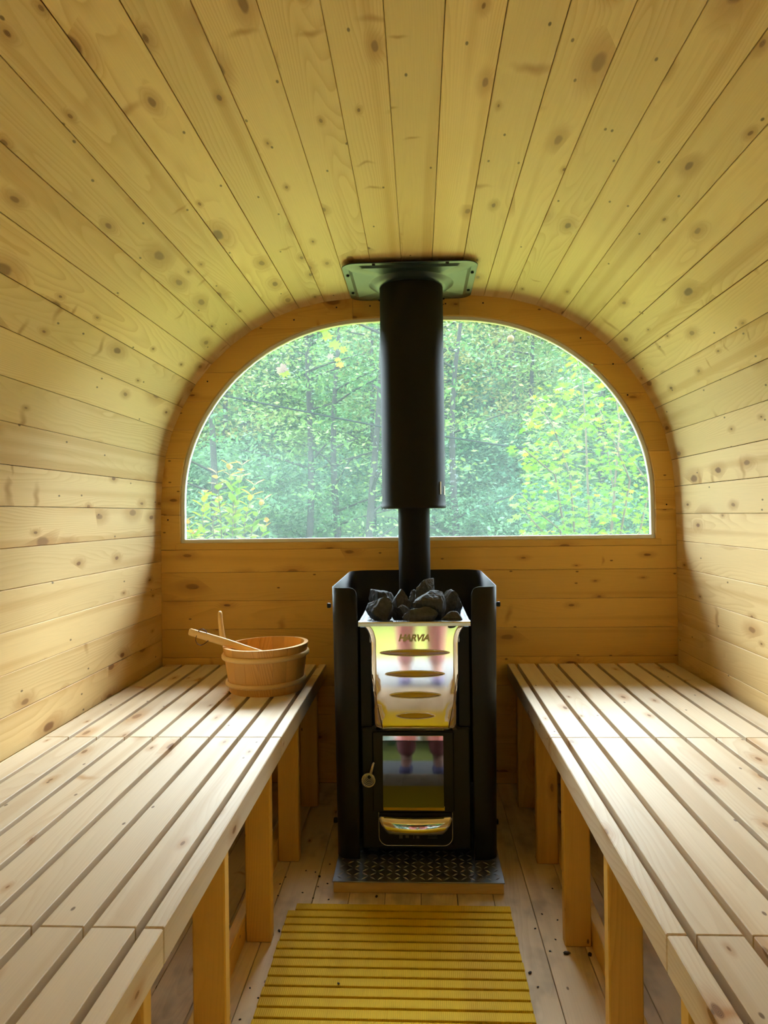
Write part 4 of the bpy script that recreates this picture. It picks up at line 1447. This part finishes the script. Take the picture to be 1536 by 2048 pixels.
# ------------------------------------------------------------------ photographer in the doorway (only mirrored in the stove front)
M['skin'] = plain('skin', (0.50, 0.25, 0.18), 0.5, var=0.08)
M['trousers'] = plain('pink_cotton', (0.48, 0.16, 0.17), 0.85, var=0.1)
M['shirt'] = plain('dark_cotton', (0.05, 0.05, 0.07), 0.85, var=0.2)
M['shoe'] = plain('blue_violet_shoe', (0.14, 0.13, 0.30), 0.6, var=0.1)
M['hair'] = plain('brown_hair', (0.06, 0.035, 0.02), 0.6, var=0.4, scale=90)
def skinned(name, pts, edges, mat, parent, root=0, sub=2):
    me_ = bpy.data.meshes.new(name)
    me_.from_pydata([p[:3] for p in pts], edges, [])
    o_ = ob(name, me_, parent)
    md_ = o_.modifiers.new('skin', 'SKIN')
    md_.use_smooth_shade = True
    for i_, p in enumerate(pts):
        v_ = me_.skin_vertices[0].data[i_]
        v_.radius = p[3] if isinstance(p[3], tuple) else (p[3], p[3])
        v_.use_root = i_ == root
    sb = o_.modifiers.new('sub', 'SUBSURF')
    sb.levels = sb.render_levels = sub
    me_.materials.append(M[mat])
    return o_
pr = empty('person', (0.02, -0.52, -0.06))
tag(pr, 'person in pink trousers and dark top outside the doorway, mirrored in the steel front', 'person')
pts = [(0, 0, 0.95, (0.15, 0.105)), (0, 0.005, 1.10, (0.135, 0.095)), (0, 0.0, 1.28, (0.155, 0.10)), (0, -0.01, 1.42, (0.12, 0.075)), (0, 0.0, 1.50, 0.055),
       (0, 0.02, 1.57, (0.070, 0.085)), (0, 0.025, 1.65, (0.075, 0.095)), (0, 0.015, 1.72, (0.05, 0.06))]
edges = [(i, i + 1) for i in range(7)]
for sg in (-1, 1):
    b0 = len(pts)
    pts += [(sg * 0.09, 0, 0.87, 0.085), (sg * 0.10, 0.01, 0.48, 0.055), (sg * 0.10, -0.01, 0.28, 0.052), (sg * 0.10, -0.01, 0.08, 0.036), (sg * 0.105, 0.12, 0.035, (0.035, 0.028))]
    edges += [(0, b0)] + [(b0 + i, b0 + i + 1) for i in range(4)]
    b1 = len(pts)
    pts += [(sg * 0.185, -0.01, 1.39, 0.055), (sg * 0.235, -0.01, 1.10, 0.040), (sg * 0.245, 0.06, 0.88, 0.028), (sg * 0.245, 0.085, 0.82, (0.034, 0.018)), (sg * 0.245, 0.10, 0.77, (0.036, 0.016))]
    edges += [(3, b1)] + [(b1 + i, b1 + i + 1) for i in range(4)]
    for f_ in range(4):
        b2 = len(pts)
        yo = 0.135 - 0.022 * f_
        ln = (0.9, 1.0, 0.95, 0.75)[f_]
        pts += [(sg * 0.245, yo, 0.755, 0.0095), (sg * 0.240, yo + 0.008, 0.755 - 0.045 * ln, 0.0088), (sg * 0.228, yo + 0.010, 0.755 - 0.078 * ln, 0.0078)]
        edges += [(b1 + 4, b2), (b2, b2 + 1), (b2 + 1, b2 + 2)]
    b3 = len(pts)
    pts += [(sg * 0.232, 0.125, 0.81, 0.011), (sg * 0.222, 0.145, 0.775, 0.009)]
    edges += [(b1 + 3, b3), (b3, b3 + 1)]
skinned('body', pts, edges, 'skin', pr)
tp_ = [(0, 0, 1.00, (0.165, 0.12)), (0, 0, 0.93, (0.168, 0.122))]
te_ = [(0, 1)]
for sg in (-1, 1):
    b0 = len(tp_)
    tp_ += [(sg * 0.092, 0, 0.86, 0.098), (sg * 0.10, 0.01, 0.48, 0.074), (sg * 0.10, -0.005, 0.28, 0.068), (sg * 0.10, -0.008, 0.11, 0.062)]
    te_ += [(1, b0)] + [(b0 + i, b0 + i + 1) for i in range(3)]
skinned('trousers', tp_, te_, 'trousers', pr)
sp_ = [(0, 0, 0.96, (0.172, 0.126)), (0, 0.005, 1.12, (0.15, 0.11)), (0, 0, 1.29, (0.168, 0.115)), (0, -0.01, 1.42, (0.125, 0.085)), (0, -0.003, 1.455, 0.066)]
se_ = [(i, i + 1) for i in range(4)]
for sg in (-1, 1):
    b0 = len(sp_)
    sp_ += [(sg * 0.185, -0.01, 1.39, 0.068), (sg * 0.215, -0.01, 1.22, 0.056)]
    se_ += [(3, b0), (b0, b0 + 1)]
skinned('shirt', sp_, se_, 'shirt', pr)
for sg in (-1, 1):
    skinned('shoe', [(sg * 0.10, -0.035, 0.045, (0.042, 0.042)), (sg * 0.10, 0.03, 0.045, (0.044, 0.040)), (sg * 0.105, 0.11, 0.036, (0.045, 0.032)), (sg * 0.107, 0.155, 0.030, (0.035, 0.024))], [(0, 1), (1, 2), (2, 3)], 'shoe', pr)
skinned('hair', [(0, -0.01, 1.735, (0.080, 0.085)), (0, -0.04, 1.69, (0.086, 0.075)), (0, -0.05, 1.60, (0.078, 0.05))], [(0, 1), (1, 2)], 'hair', pr)
for sg in (-1, 1):
    skinned('ear', [(sg * 0.076, 0.015, 1.655, (0.008, 0.018)), (sg * 0.080, 0.010, 1.625, (0.007, 0.012))], [(0, 1)], 'skin', pr, 0, 1)
    V, Fc = lathe([(0.0, -0.012), (0.008, -0.009), (0.0115, 0.0), (0.008, 0.009), (0.0, 0.012)], 12)
    ob('eye', mk('eye', V, Fc, 'soot', 180), pr, (sg * 0.03, 0.105, 1.66))
skinned('nose', [(0, 0.108, 1.665, 0.008), (0, 0.122, 1.63, 0.013)], [(0, 1)], 'skin', pr, 0, 1)
V, Fc = tube([(-0.024, 0.098, 1.588), (0, 0.108, 1.586), (0.024, 0.098, 1.588)], [0.002, 0.006, 0.002], 8)
ob('mouth', mk('mouth', V, Fc, 'trousers', 180), pr)
